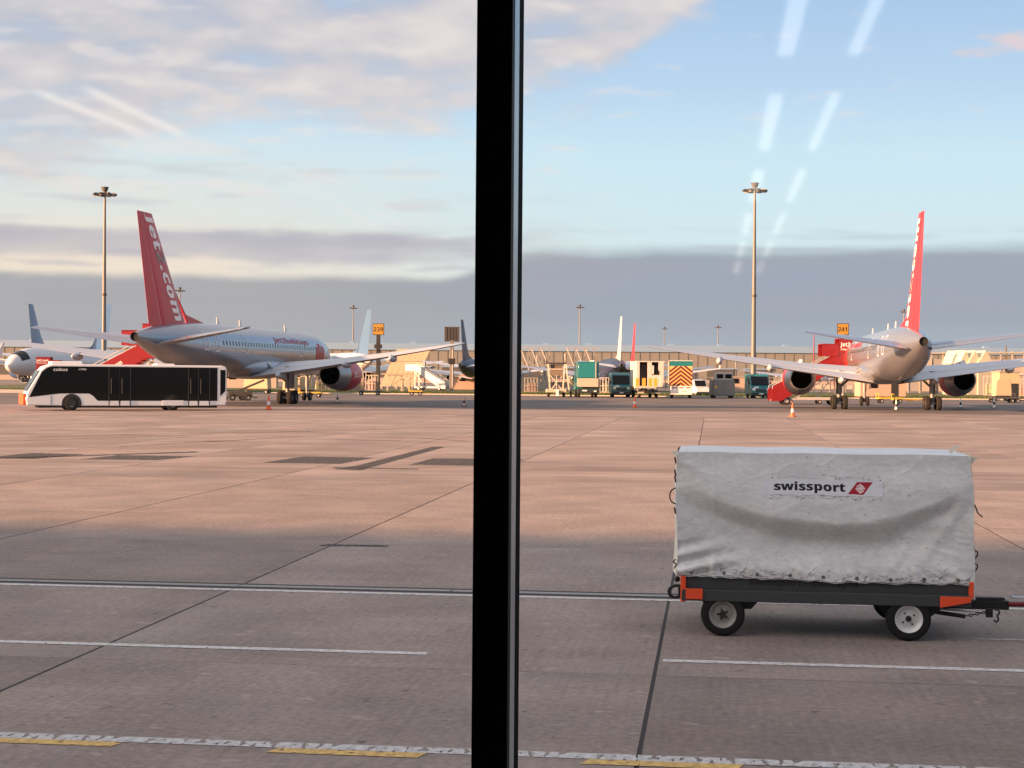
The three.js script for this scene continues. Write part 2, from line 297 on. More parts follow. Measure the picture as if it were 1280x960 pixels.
// inside this group x = s and z = -t
const render_ = std(0.8, 0.79, 0.77, 0.85), darkWall = std(0.16, 0.16, 0.16, 0.8), carpet = std(0.06, 0.06, 0.07, 0.95), ceilingMat = std(0.55, 0.55, 0.54, 0.9);
const tb = (name, s0, s1, y0, y1, t0, t1, m) => mesh(name, box(s1 - s0, y1 - y0, t1 - t0, (s0 + s1) / 2, (y0 + y1) / 2, -(t0 + t1) / 2), m, terminal);
tb('wall', -170, -9, -0.28, HIGH, WIN - 0.12, WIN + 0.1, render_);
tb('wall', 9, 70, -0.28, HIGH, WIN - 0.12, WIN + 0.1, render_);
tb('wall', -9, 9, 4.0, HIGH, WIN - 0.12, WIN + 0.1, render_);
tb('wall', -9, 9, -0.28, SILL - 0.05, WIN - 0.12, WIN + 0.1, render_);
tb('wall', -170, 70, -0.28, HIGH, -34, -33.7, render_);
tb('wall', -170.3, -170.02, -0.28, HIGH, -34, WIN, render_);
tb('wall', 70.02, 70.3, -0.28, HIGH, -34, WIN, render_);
tb('roof', -170, 70, HIGH + 0.003, HIGH + 0.3, -34, WIN + 0.1, darkWall);
tb('floor', -9, 9, FLOOR - 0.2, FLOOR, -24, WIN - 0.13, carpet);
tb('ceiling', -9, 9, CEIL, CEIL + 0.2, -24, WIN - 0.13, ceilingMat);
tb('partition', -9.2, -9.002, FLOOR, CEIL, -24, WIN - 0.13, darkWall);
tb('partition', 9.002, 9.2, FLOOR, CEIL, -24, WIN - 0.13, darkWall);
tb('partition', -9, 9, FLOOR, CEIL, -24.2, -24.003, darkWall);
const frame = thing('window_frame', 'black mullioned window frame of the lounge, silver strip beside the mullion', 'window', st(0, WIN), turned);
const blackFrame = std(0.006, 0.006, 0.0065, 0.6, 0, { specularIntensity: 0.3 }), gasket = std(0.004, 0.004, 0.004, 0.9, 0, { specularIntensity: 0.15 }), silver = std(0.55, 0.57, 0.58, 0.35, 0.5);
const MUL = -0.2925, BAY = 1.52;                                            // the mullion in view, and the spacing of the others
const PANE_T = 0.0;
const mullionGeo = rbox(0.0485, 2.2, 0.03, 0.003), stripGeo = box(0.042, 2.2, 0.05), gasketGeo = box(0.042, 2.2, 0.052), paneGeo = new THREE.PlaneGeometry(BAY - 0.05, 2.07);
const glass = new THREE.MeshPhysicalMaterial({ color: 0xffffff, roughness: 0.03, metalness: 0, transmission: 1, thickness: 0, ior: 1.5 });
for (let k = -5; k <= 6; k++) {
  const x = MUL + k * BAY; if (x < -9 || x > 9) continue;
  const mu = mesh('mullion', mullionGeo, blackFrame, frame); mu.position.set(x, 2.98, 0.01);
  const sp = mesh('silver_strip', stripGeo, silver, mu); sp.position.set(0.003, 0, -0.0405);
  const ga = mesh('gasket', gasketGeo, gasket, mu); ga.position.set(0.003, 0, -0.092);
  if (x + BAY < 9) { const pa = mesh('pane', paneGeo, glass, frame); pa.position.set(x + BAY / 2, 2.965, -PANE_T); }
}
mesh('bottom_rail', box(18, 0.05, 0.1, 0, SILL - 0.026, 0.01), blackFrame, frame);
mesh('top_rail', box(18, 0.06, 0.1, 0, 4.0 - 0.032, 0.01), blackFrame, frame);
const lampGlow = new THREE.MeshStandardMaterial({ color: 0x000000, emissive: 0xfff6ea, emissiveIntensity: 1.15, roughness: 0.6 }), lampBody = std(0.6, 0.6, 0.6, 0.5);
for (const [row, s] of [[0, 0.315], [1, 0.615]]) for (let k = 0; k < 6; k++) {
  const tEnd = 2 * WIN - (5.45 + 3.08 * k), lamp = thing('ceiling_lamp', row ? 'slim linear ceiling lamp in the lounge, second row' : 'slim linear ceiling lamp in the lounge, first row', 'lamp', st(s, tEnd - 1.0, CEIL), turned, 'linear ceiling lamps of the lounge');
  const wide = row ? 0.05 : 0.07;
  mesh('housing', box(wide + 0.03, 0.04, 2.04, 0, -0.021, 0), lampBody, lamp);
  mesh('diffuser', box(wide, 0.012, 2.0, 0, -0.048, 0), lampGlow, lamp);
  const l = new THREE.RectAreaLight(0xfff6ea, 0.25, wide, 2.0); l.position.set(0, -0.06, 0); l.rotation.x = -Math.PI / 2; lamp.add(l);
}

// ---------------------------------------------------------------- baggage cart under a grey tarpaulin
const rubber = std(0.011, 0.0105, 0.0105, 0.9), rubberGrey = std(0.016, 0.0155, 0.015, 0.9, 0, { specularIntensity: 0.5 }), iron = std(0.045, 0.048, 0.05, 0.6, 0.3), black = std(0.012, 0.012, 0.013, 0.6), chrome = std(0.55, 0.55, 0.56, 0.3, 0.9);
{
  const L = 2.74, W = 1.42, Y0 = 0.555, Y1 = 1.742, cart = thing('baggage_cart', 'four-wheeled baggage cart under a sagging grey tarpaulin with a red emblem', 'cart', st(1.07, 15.66 + W / 2), turned);
  const dirt = noiseTex(1024, (u, v) => {
    let k = 0.95 + 0.10 * tile(u, v, 7, 7, 91, 4) + 0.08 * tile(u, v, 60, 60, 92, 3) + 0.04 * (rnd() - 0.5);
    const sp = tile(u, v, 70, 70, 95, 3); if (sp > 0.33) k -= (sp - 0.33) * 1.6 * smooth(-0.1, 0.2, tile(u, v, 6, 6, 97, 2));
    return [k, k * 0.995, k * 0.98];
  }, true);
  const weave = noiseTex(512, (u, v) => 0.5 + 0.10 * tile(u, v, 30, 30, 101, 3) + 0.12 * Math.sin(u * 6.2832 * 128) * Math.sin(v * 6.2832 * 128) + 0.1 * (rnd() - 0.5));
  weave.repeat.set(5, 3);
  const canvas = std(0.79, 0.805, 0.83, 0.55, 0, { map: dirt, bumpMap: weave, bumpScale: 0.0012, side: THREE.DoubleSide }), canvasRoof = std(0.74, 0.76, 0.80, 0.5, 0, { map: dirt, side: THREE.DoubleSide }), canvasEndWarmLit = std(0.80, 0.78, 0.70, 0.75, 0, { map: dirt, side: THREE.DoubleSide });  // end canvas is creamier: warm light bounced off the apron, put into its colour
  // how far the long side stands out at a (0..1 along), b (0..1 up)
  const sag = (a, b) => {
    const c = (a - 0.5) * 2, ends = 1 - Math.pow(Math.abs(c), 3.2), fold = 0.735 - 0.30 * (1 - c * c) + 0.03 * N3(a * 4, 3.3, 1.2);
    const above = smooth(1.0, fold + 0.06, b), low1 = fold - 0.10 - 0.10 * Math.max(0, 0.35 + N3(a * 5 + 1, 8.8, 2)), drop = smooth(fold + 0.05, low1, b), below = smooth(low1, 0.05, b);
    let z = ends * (0.070 * above - 0.165 * drop + 0.105 * below) + 0.012 * Math.sin(b * 3.1);
    z += 0.012 * fbm(a * 7, b * 5, 2.1, 4) + 0.010 * fbm(a * 15 + b * 9, b * 6 - a * 4, 7.7, 3) * smooth(0.8, 0.2, b);
    const low = smooth(0.24, 0.02, b);
    z += low * (0.030 * Math.pow(Math.abs(Math.sin(a * 31 + b * 9 + 3 * N3(a * 9, b * 3, 0))), 3) * (0.4 + Math.max(0, fbm(a * 4 + 2, b, 5, 3)) * 2.2) + 0.012 * fbm(a * 34 + b * 22, b * 14, 9, 3));
    const fan = Math.exp(-((a - 0.06) ** 2) / 0.012) * Math.exp(-((b - 0.13) ** 2) / 0.02); z += fan * 0.03 * Math.sin((b * 1.0 - a * 0.6) * 46);
    for (const [p0, q0, p1, q1, w, h] of [[0.80, 0.10, 0.97, 0.66, 0.025, 0.016], [0.70, 0.06, 0.80, 0.34, 0.018, 0.010], [0.90, 0.30, 0.99, 0.80, 0.02, 0.010], [0.02, 0.70, 0.16, 0.40, 0.02, 0.010], [0.0, 0.96, 0.10, 0.80, 0.02, 0.010]]) {   // taut creases pulled from the corners
      const dx = p1 - p0, dy = q1 - q0, q = clamp(((a - p0) * dx + (b - q0) * dy) / (dx * dx + dy * dy)), d = Math.hypot(a - p0 - dx * q, (b - q0 - dy * q) * 0.6); z += h * Math.exp(-((d / w) ** 2)) * Math.sin(Math.PI * (0.15 + 0.7 * q)); }
    const ridge = (x, y, w) => Math.pow(1 - Math.min(1, 2.2 * Math.abs(fbm(x, y, w, 3))), 5);      // fine sharp creases
    z += 0.006 * ridge(a * 6 + b * 2.2, b * 3.4 - a, 12.3) * smooth(0.75, 0.25, b) + 0.0035 * ridge(a * 4 - b * 2, b * 2.5 + a * 2, 31.7);
    const ribs = Math.exp(-((a - 0.13) ** 2) / 0.00003) + Math.exp(-((a - 0.325) ** 2) / 0.00003); z += 0.0025 * ribs;
    return z;
  };
  const hem = (a) => 0.022 * N3(a * 9, 1.5, 0.3) + 0.014 * N3(a * 27, 4.5, 0.3) - 0.02 * a;
  const left = (b) => -L / 2 - 0.02 + 0.03 * (1 - b) * 0 + 0.01 * Math.sin(b * 7), right = (b) => L / 2 - 0.035 + 0.03 * smooth(0.95, 0.45, b) + 0.008 * Math.sin(b * 11);
  const side = (sgn) => grid(240, 130, (a, b) => { const a2 = sgn > 0 ? a : 1 - a, y = Y0 + (Y1 - Y0) * b + (1 - b) * hem(a2) + 0.004 * Math.sin(a2 * 17) * b; return V(left(b) + (right(b) - left(b)) * a2, y, sgn * (W / 2 + sag(a2, b))); });
  mesh('tarpaulin_side', side(1), canvas, cart, 'grey sagging tarpaulin side with black lettering and a red emblem');
  mesh('tarpaulin_side', side(-1), canvas, cart);
  const top = grid(80, 24, (a, b) => { const z = W / 2 - W * b, x = left(1) + (right(1) - left(1)) * a; return V(x, Y1 + 0.004 * Math.sin(a * 17) + 0.008 * Math.sin(b * Math.PI) * Math.sin(a * Math.PI) + 0.006 * fbm(a * 8, b * 3, 4, 3) * Math.sin(b * Math.PI), z + Math.sign(z) * (Math.abs(z) > W / 2 - 0.001 ? 0.012 * fbm(a * 7, 5, 2.1, 4) : 0)); });
  mesh('tarpaulin_roof', top, canvasRoof, cart);
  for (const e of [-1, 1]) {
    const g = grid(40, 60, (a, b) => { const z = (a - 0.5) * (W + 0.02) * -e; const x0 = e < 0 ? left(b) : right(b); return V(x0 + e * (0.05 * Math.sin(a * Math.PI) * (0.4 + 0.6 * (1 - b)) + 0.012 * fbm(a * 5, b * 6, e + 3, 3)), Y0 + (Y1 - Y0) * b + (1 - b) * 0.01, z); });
    mesh('tarpaulin_end', g, canvasEndWarmLit, cart, e < 0 ? 'tarpaulin flap at the coupling end, warm light painted into its colour' : 'tarpaulin flap at the drawbar end, warm light painted into its colour');
  }
  // frayed corner tabs and lacing at both ends
  const lace = std(0.02, 0.018, 0.018, 0.8);
  mesh('corner_tab', extrude([[0, 0], [-0.075, 0.075], [-0.02, 0.085], [0.03, 0.03]], 0.008), canvasEndWarmLit, cart).position.set(-L / 2 - 0.005, Y1 - 0.075, W / 2 - 0.03);
  mesh('corner_tab', extrude([[0, -0.06], [0.06, 0.02], [0.1, 0.03], [0.05, 0.05], [-0.03, 0.04]], 0.008), canvasEndWarmLit, cart).position.set(L / 2 - 0.06, Y1 - 0.06, W / 2 - 0.03);
  mesh('corner_tab', extrude([[0, 0], [0.02, 0.05], [0.075, 0.075], [0.02, 0.08], [-0.04, 0.03]], 0.008), canvasEndWarmLit, cart).position.set(L / 2 - 0.2, Y1 + 0.005, W / 2 - 0.1);
  for (const y of [1.68, 1.56, 1.5, 1.2]) mesh('lacing', bar(V(0, 0, 0), V(-0.01, 0.06, 0.01), 0.008), lace, cart).position.set(-L / 2 - 0.035, y - 0.05, W / 2 - 0.05);
  const loop = (pts, r = 0.007) => new THREE.TubeGeometry(new THREE.CatmullRomCurve3(pts.map((p) => V(...p))), 20, r, 6);
  mesh('lacing', loop([[0, 0.09, 0], [-0.05, 0.06, 0.01], [-0.065, 0.0, 0.01], [-0.045, -0.05, 0.01], [0.0, -0.07, 0]]), lace, cart).position.set(-L / 2 - 0.025, 1.31, W / 2 - 0.06);
  mesh('lacing', loop([[0, 0.12, 0], [0.02, 0.07, 0.01], [0.03, 0.04, 0.01], [0.075, 0.0, 0.01]]), lace, cart).position.set(L / 2 + 0.0, 1.17, W / 2 - 0.06);
  for (const y of [0.8, 0.68]) mesh('lacing', loop([[0, 0.06, 0], [0.025, 0.04, 0], [0.02, 0.01, 0], [0.0, -0.02, 0]]), lace, cart).position.set(L / 2 + 0.005, y, W / 2 - 0.03);
  mesh('lacing', loop([[0, 0.06, 0], [-0.02, 0.035, 0], [0.005, 0.01, 0], [-0.012, -0.03, 0]]), lace, cart).position.set(-L / 2 - 0.03, 0.66, W / 2 - 0.01);
  // print on the tarpaulin
  const logo = decalMaterial(1024, 256, (x) => {
    x.fillStyle = 'rgba(216,219,225,1)'; x.beginPath(); x.moveTo(6, 20); x.lineTo(1012, 26); x.lineTo(1004, 204); x.lineTo(14, 210); x.closePath(); x.fill();
    x.clearRect(0, 0, 1024, 56); x.clearRect(0, 184, 1024, 80);
    x.fillStyle = '#d8dbe1'; for (let i = 0; i < 60; i++) { x.beginPath(); x.ellipse(rr(40, 1000), rr(0, 1) < 0.5 ? rr(24, 60) : rr(180, 214), rr(8, 30), rr(2, 7), rr(-0.5, 0.2), 0, 7); x.fill(); }
    x.fillStyle = '#47444a'; for (let i = 0; i < 46; i++) { x.beginPath(); x.ellipse(rr(60, 990), rr(0, 1) < 0.5 ? rr(20, 58) : rr(186, 218), rr(3, 15), rr(0.8, 2.4), rr(-0.9, 0.1), 0, 7); x.fill(); }
    x.fillStyle = '#101014'; x.font = 'bold 104px sans-serif'; x.textBaseline = 'alphabetic'; const w = x.measureText('swissport').width; x.save(); x.translate(96, 148); x.scale(600 / w, 0.86); x.lineWidth = 4; x.strokeStyle = '#101014'; x.strokeText('swissport', 0, 0); x.fillText('swissport', 0, 0); x.restore();
    x.fillStyle = '#a5152c'; x.beginPath(); x.moveTo(712, 170); x.lineTo(842, 170); x.lineTo(926, 70); x.lineTo(796, 70); x.closePath(); x.fill();
    x.strokeStyle = '#f3e9ea'; x.lineWidth = 6; x.beginPath(); x.arc(819, 122, 30, 0, 7); x.stroke(); x.lineWidth = 5; x.beginPath(); x.moveTo(776, 128); x.lineTo(862, 116); x.moveTo(822, 80); x.lineTo(814, 164); x.stroke(); x.beginPath(); x.ellipse(819, 122, 13, 30, 0.1, 0, 7); x.stroke(); x.beginPath(); x.moveTo(800, 118); x.lineTo(838, 104); x.lineTo(832, 138); x.closePath(); x.stroke();
  }, { roughness: 0.7 });
  const patch = (a0, a1, b0, b1, off) => grid(120, 24, (i, j) => { const a = a0 + (a1 - a0) * i, b = b0 + (b1 - b0) * j; return V(left(b) + (right(b) - left(b)) * a, Y0 + (Y1 - Y0) * b + (1 - b) * hem(a) + 0.004 * Math.sin(a * 17) * b, W / 2 + sag(a, b) + off); });
  mesh('lettering', patch(0.293, 0.705, 0.608, 0.856, 0.004), logo, cart, 'black lettering and red parallelogram emblem on the tarpaulin');
  const grime = decalMaterial(2048, 256, (x) => {                             // black rubs and scratches along the hem
    x.lineCap = 'round';
    for (let i = 0; i < 150; i++) { const cx = rr(40, 2010), cy = 256 - 150 * rnd() * rnd() - 6, w = rr(0.6, 1) * (1 + 1.5 * Math.max(0, N3(cx / 160, 3, 1))); x.strokeStyle = rnd() < 0.6 ? '#3b3a3b' : '#6d6b6a'; x.lineWidth = rr(1.2, 4) * w; x.beginPath(); x.moveTo(cx, cy); const an = rr(-1.2, 0.5), l = rr(8, 46); x.quadraticCurveTo(cx + Math.cos(an) * l * 0.5 + rr(-6, 6), cy + Math.sin(an) * l * 0.5 + rr(-6, 6), cx + Math.cos(an) * l, cy + Math.sin(an) * l); x.stroke(); }
    for (let i = 0; i < 260; i++) { x.fillStyle = rnd() < 0.5 ? '#4a4848' : '#7a7776'; x.beginPath(); x.ellipse(rr(0, 2048), 256 - 200 * rnd() * rnd(), rr(1, 5), rr(0.8, 2.5), rr(-1, 1), 0, 7); x.fill(); }
    x.strokeStyle = '#4c4a4a'; x.lineWidth = 5; x.beginPath(); x.moveTo(0, 250); for (let i = 0; i <= 60; i++) x.lineTo(i * 34.5, 249 + 5 * Math.sin(i * 2.1) - 3 * rnd()); x.stroke();
  }, { roughness: 0.8 });
  mesh('scuff_marks', patch(0.004, 0.996, 0.0, 0.2, 0.0035), grime, cart, 'black rubs along the tarpaulin hem');
  for (let k = 0; k < 9; k++) { const a = 0.05 + k * 0.112, b = 0.035; mesh('eyelet', new THREE.TorusGeometry(0.012, 0.004, 6, 14).translate(left(b) + (right(b) - left(b)) * a, Y0 + (Y1 - Y0) * b + (1 - b) * hem(a), W / 2 + sag(a, b) + 0.004), black, cart); }
  // chassis
  mesh('side_rail', merged([rbox(L - 0.06, 0.14, 0.05, 0.008, 0.0, 0.505, W / 2 - 0.03)]), std(0.042, 0.046, 0.05, 0.65, 0.1), cart, 'dull grey upper side rail with faded lettering');
  mesh('side_rail', rbox(L - 0.06, 0.11, 0.07, 0.01, 0.0, 0.385, W / 2 - 0.012), std(0.05, 0.053, 0.055, 0.6, 0.1), cart);
  mesh('side_rail', rbox(L - 0.06, 0.14, 0.05, 0.008, 0.0, 0.505, -W / 2 + 0.03), iron, cart);
  mesh('side_rail', rbox(L - 0.06, 0.11, 0.07, 0.01, 0.0, 0.385, -W / 2 + 0.012), iron, cart);
  for (const e of [-1, 1]) mesh('end_rail', rbox(0.05, 0.2, W - 0.14, 0.008, e * (L / 2 - 0.06), 0.45, 0), iron, cart);
  mesh('deck', box(L - 0.14, 0.03, W - 0.14, 0, 0.56, 0), iron, cart);
  const faded = decalMaterial(512, 64, (x) => { x.fillStyle = '#17181a'; x.font = 'bold 50px sans-serif'; x.fillText('swissport', 30, 46); x.fillText('swissport', 300, 46); });
  mesh('lettering', new THREE.PlaneGeometry(1.1, 0.1).translate(-0.22, 0.515, W / 2 - 0.002), faded, cart);
  const orange = std(0.85, 0.085, 0.02, 0.5);
  mesh('corner_guard', merged([rbox(0.05, 0.25, 0.06, 0.008, -L / 2 + 0.045, 0.445, W / 2 - 0.012), rbox(0.16, 0.1, 0.02, 0.005, -L / 2 + 0.15, 0.40, W / 2 + 0.036)]), orange, cart, 'orange corner guard by the coupling');
  mesh('corner_guard', merged([rbox(0.045, 0.16, 0.06, 0.008, L / 2 - 0.03, 0.49, W / 2 - 0.012), extrude([[0, 0], [0.28, 0.055], [0.28, 0.105], [0, 0.105]], 0.02, 0.004).translate(L / 2 - 0.315, 0.325, W / 2 + 0.036)]), orange, cart, 'orange wedge-shaped corner guard by the drawbar');
  mesh('corner_guard', rbox(0.05, 0.2, 0.06, 0.008, -L / 2 + 0.045, 0.47, -W / 2 + 0.012), orange, cart);
  mesh('corner_guard', rbox(0.05, 0.2, 0.06, 0.008, L / 2 - 0.03, 0.47, -W / 2 + 0.012), orange, cart);
  // wheels
  const tyreGeo = new THREE.LatheGeometry([[0.118, -0.055], [0.135, -0.062], [0.175, -0.066], [0.2, -0.055], [0.207, -0.03], [0.208, 0], [0.207, 0.03], [0.2, 0.055], [0.175, 0.066], [0.135, 0.062], [0.118, 0.055]].map((p) => new THREE.Vector2(...p)), 48).rotateX(Math.PI / 2);
  const rimGeo = new THREE.LatheGeometry([[0.0, 0.028], [0.05, 0.028], [0.085, 0.02], [0.095, 0.03], [0.112, 0.05], [0.128, 0.063], [0.13, 0.058], [0.118, 0.04], [0.118, -0.05]].map((p) => new THREE.Vector2(...p)), 40).rotateX(Math.PI / 2);
  const rimOld = std(0.30, 0.29, 0.27, 0.55, 0.3), rimNew = std(0.68, 0.68, 0.68, 0.4, 0.2);
  const x1 = 0.12 - 1.07, x2 = 1.845 - 1.07;
  for (const [x, z, m, hubs] of [[x1, W / 2 - 0.05, rimOld, 1], [x2, W / 2 - 0.05, rimNew, 0], [x1, -W / 2 + 0.05, rimOld, 1], [x2, -W / 2 + 0.05, rimOld, 0]]) {
    const w = new THREE.Group(); w.name = 'wheel'; w.position.set(x, 0.207, z); if (z < 0) w.rotation.y = Math.PI; cart.add(w);
    mesh('tyre', tyreGeo, rubberGrey, w); mesh('rim', rimGeo, m, w);
    mesh('hub', new THREE.CylinderGeometry(0.024, 0.03, 0.03, 16).rotateX(Math.PI / 2).translate(0, 0, 0.04), black, w);
    for (let k = 0; k < (hubs ? 5 : 4); k++) { const an = k * 6.2832 / (hubs ? 5 : 4) + 0.6; mesh('wheel_nut', hubs ? box(0.024, 0.016, 0.012, 0.042, 0, 0.034).rotateZ(an) : new THREE.CylinderGeometry(0.009, 0.009, 0.008, 8).rotateX(Math.PI / 2).translate(Math.cos(an) * 0.06, Math.sin(an) * 0.06, 0.03), black, w); }
  }
  for (const x of [x1, x2]) mesh('axle', bar(V(x, 0.207, -W / 2 + 0.08), V(x, 0.207, W / 2 - 0.08), 0.03), iron, cart);
  mesh('suspension_bracket', extrude([[-0.16, 0.34], [0.3, 0.34], [0.22, 0.25], [0.12, 0.245], [0.1, 0.2], [-0.1, 0.2]], 0.04).translate(x1 + 0.05, 0, W / 2 - 0.13), black, cart);
  mesh('suspension_bracket', extrude([[-0.3, 0.34], [0.3, 0.34], [0.3, 0.28], [0.12, 0.15], [-0.12, 0.15], [-0.22, 0.24]], 0.04).translate(x2, 0, W / 2 - 0.13), black, cart);
  mesh('suspension_bracket', box(0.4, 0.1, 0.5, x2, 0.29, 0), black, cart);
  // drawbar, coupling and chain
  mesh('drawbar', merged([rbox(0.62, 0.085, 0.1, 0.01, L / 2 + 0.06, 0.315, 0.36), box(0.26, 0.02, 0.09, L / 2 + 0.2, 0.375, 0.36)]), black, cart);
  mesh('drawbar', merged([bar(V(L / 2 + 0.36, 0.32, 0.36), V(L / 2 + 1.6, 0.345, 0.36), 0.02), bar(V(L / 2 + 0.36, 0.335, 0.43), V(L / 2 + 1.6, 0.36, 0.40), 0.016)]), std(0.23, 0.015, 0.03, 0.5), cart, 'dark red tow pole');
  mesh('tow_plate', box(0.6, 0.012, 0.12, L / 2 + 0.7, 0.39, 0.36), std(0.42, 0.43, 0.44, 0.5, 0.3), cart);
  mesh('steering_link', bar(V(L / 2 - 0.32, 0.25, 0.5), V(L / 2 - 0.05, 0.215, 0.5), 0.02), black, cart);
  mesh('steering_link', bar(V(L / 2 - 0.32, 0.275, 0.45), V(L / 2 + 0.12, 0.255, 0.45), 0.009), chrome, cart);
  for (let k = 0; k < 7; k++) mesh('chain_link', new THREE.TorusGeometry(0.014, 0.005, 5, 10).rotateX(k % 2 ? 0.3 : 1.4).translate(L / 2 - 0.03 + k * 0.03, 0.222 + k * 0.007, 0.5), black, cart);
  mesh('tow_hook', loop([[0, 0.06, 0], [0.03, 0.06, 0], [0.045, 0.03, 0], [0.025, 0.01, 0], [0.035, -0.03, 0], [0.015, -0.055, 0], [-0.005, -0.035, 0]], 0.009).translate(L / 2 + 0.22, 0.225, 0.5), black, cart);
  mesh('tow_hook', box(0.06, 0.08, 0.05, L / 2 + 0.17, 0.255, 0.5), black, cart);
  mesh('coupling', merged([loop([[0.05, 0.05, 0], [-0.04, 0.055, 0], [-0.09, 0.02, 0], [-0.085, -0.03, 0], [-0.04, -0.055, 0], [0.02, -0.04, 0]], 0.016), rbox(0.07, 0.12, 0.06, 0.012, 0.03, 0, 0)]).translate(-L / 2 - 0.0, 0.40, W / 2 - 0.1), black, cart);
  mesh('coupling', new THREE.SphereGeometry(0.028, 12, 8).translate(-L / 2 - 0.015, 0.52, W / 2 - 0.1), black, cart);
}

// ---------------------------------------------------------------- apron bus
const whitePaintwork = std(0.72, 0.72, 0.71, 0.35, 0, { clearcoat: 0.5, clearcoatRoughness: 0.15 }), darkGlass = std(0.006, 0.006, 0.006, 0.07, 0, { specularIntensity: 0.55 }), darkTrim = std(0.02, 0.02, 0.02, 0.6), alloy = std(0.42, 0.42, 0.42, 0.45, 0.5);
const sealGrey = std(0.03, 0.03, 0.03, 0.7);
function roadWheel(parent, x, y, z, r, w, rimMat = alloy) {               // axle along z; the outer face looks to +z when z > 0
  const g = new THREE.Group(); g.name = 'wheel'; g.position.set(x, y, z); if (z < 0) g.rotation.y = Math.PI; parent.add(g);
  mesh('tyre', new THREE.LatheGeometry([[r * 0.55, -w / 2], [r * 0.9, -w / 2], [r, -w * 0.3], [r, w * 0.3], [r * 0.9, w / 2], [r * 0.55, w / 2]].map((p) => new THREE.Vector2(...p)), 24).rotateX(Math.PI / 2), rubber, g);
  mesh('rim', new THREE.LatheGeometry([[0, w * 0.32], [r * 0.2, w * 0.34], [r * 0.3, w * 0.2], [r * 0.45, w * 0.22], [r * 0.57, w * 0.48], [r * 0.57, -w * 0.4]].map((p) => new THREE.Vector2(...p)), 20).rotateX(Math.PI / 2), rimMat, g);
  return g;
}
{
  const bus = thing('apron_bus', 'white apron bus with dark wraparound glazing parked on the concrete', 'bus', at(157, 108), 22 * Math.PI / 180), W = 2.7; bus.scale.x = 0.99;
  const shell = extrude([[-6.46, 0.34], [-6.52, 0.75], [-6.42, 1.2], [-5.62, 2.55], [-5.35, 2.82], [-4.9, 2.98], [6.2, 2.98], [6.42, 2.9], [6.5, 2.7], [6.5, 0.6], [6.4, 0.34], [3.5, 0.30], [2.2, 0.30], [-4.1, 0.30]], W, 0.07, 3);
  mesh('body', shell, whitePaintwork, bus);
  const panel = (pts, d = 0.012) => extrude(pts, d, 0);
  for (const sd of [1, -1]) {
    const z = sd * (W / 2 + 0.003);
    mesh('side_glazing', panel([[-6.32, 0.86], [-5.52, 2.5], [-5.2, 2.75], [-4.9, 2.84], [5.86, 2.84], [5.86, 0.64], [-2.0, 0.64], [-2.3, 0.95], [-2.55, 1.1], [-4.4, 1.1]]).translate(0, 0, z), darkGlass, bus);
    for (const [x0, x1] of [[-1.25, -0.62], [-0.56, 0.08], [3.95, 4.55], [4.62, 5.3]]) {
      const door = mesh('door', rbox(x1 - x0, 2.3, 0.03, 0.01, (x0 + x1) / 2, 1.62, z), darkGlass, bus); mesh('door_panel', rbox(x1 - x0 - 0.04, 0.3, 0.03, 0.006, (x0 + x1) / 2, 0.48, z + sd * 0.004), whitePaintwork, door);
      mesh('door_seal', box(0.04, 2.5, 0.02, x1 + 0.03, 1.55, z + sd * 0.012), sealGrey, door); mesh('door_seal', box(0.04, 2.5, 0.02, x0 - 0.03, 1.55, z + sd * 0.012), sealGrey, door); mesh('door_handle', bar(V(x0 + 0.12, 1.1, z + sd * 0.03), V(x0 + 0.12, 2.1, z + sd * 0.03), 0.02), sealGrey, door);
    }
    mesh('skirt_seam', box(0.03, 0.62, 0.012, -4.95, 0.66, z), darkTrim, bus);
    for (const x of [-3.65, 2.9]) {
      mesh('wheel_arch', panel([...Array(17)].map((_, i) => { const an = Math.PI * i / 16; return [x + 0.62 * Math.cos(an), 0.48 + 0.6 * Math.sin(an)]; }).concat([[x - 0.62, 0.31], [x + 0.62, 0.31]]), 0.012).translate(0, 0, z), darkTrim, bus);
      if (x > 0) mesh('skirt_panel', rbox(1.4, 0.34, 0.02, 0.006, x, 0.5, z + sd * 0.012), whitePaintwork, bus);
      roadWheel(bus, x, 0.47, sd * (W / 2 - 0.14), 0.47, 0.3);
    }
    const tx = decalMaterial(512, 64, (c) => { c.fillStyle = '#d8d8d6'; c.font = 'bold 56px sans-serif'; c.save(); c.scale(1.2, 1); c.fillText('cobus', 4, 48); c.restore(); c.font = 'bold 30px sans-serif'; c.fillText('e.2700s', 330, 34); });
    mesh('lettering', new THREE.PlaneGeometry(2.5, 0.3).rotateY(sd < 0 ? Math.PI : 0).translate(-3.6, 2.62, sd * (W / 2 + 0.012)), tx, bus);
    mesh('rear_corner_window', panel([[6.05, 0.95], [6.05, 2.7], [6.4, 2.7], [6.4, 1.3]]).translate(0, 0, z), darkGlass, bus);
  }
  mesh('windscreen', merged([beam(V(-6.4, 1.22, 0), V(-5.64, 2.55, 0), W - 0.3, 0.02)]).translate(-0.03, 0.02, 0), darkGlass, bus);
  mesh('rear_window', rbox(0.03, 1.5, W - 0.4, 0.01, 6.5, 2.0, 0), darkGlass, bus);
  mesh('front_bumper', rbox(0.22, 0.72, W - 0.2, 0.06, -6.6, 0.72, 0), std(0.75, 0.10, 0.02, 0.5), bus, 'orange front bumper');
  mesh('roof_unit', rbox(2.0, 0.22, 1.8, 0.08, -3.9, 3.06, 0), whitePaintwork, bus);
  mesh('roof_unit', rbox(1.2, 0.12, 1.6, 0.05, 2.5, 3.02, 0), whitePaintwork, bus);
  mesh('wing_mirror', merged([bar(V(6.45, 2.7, 1.3), V(6.62, 2.55, 1.45), 0.02), rbox(0.08, 0.35, 0.2, 0.03, 6.62, 2.4, 1.45)]), darkTrim, bus);
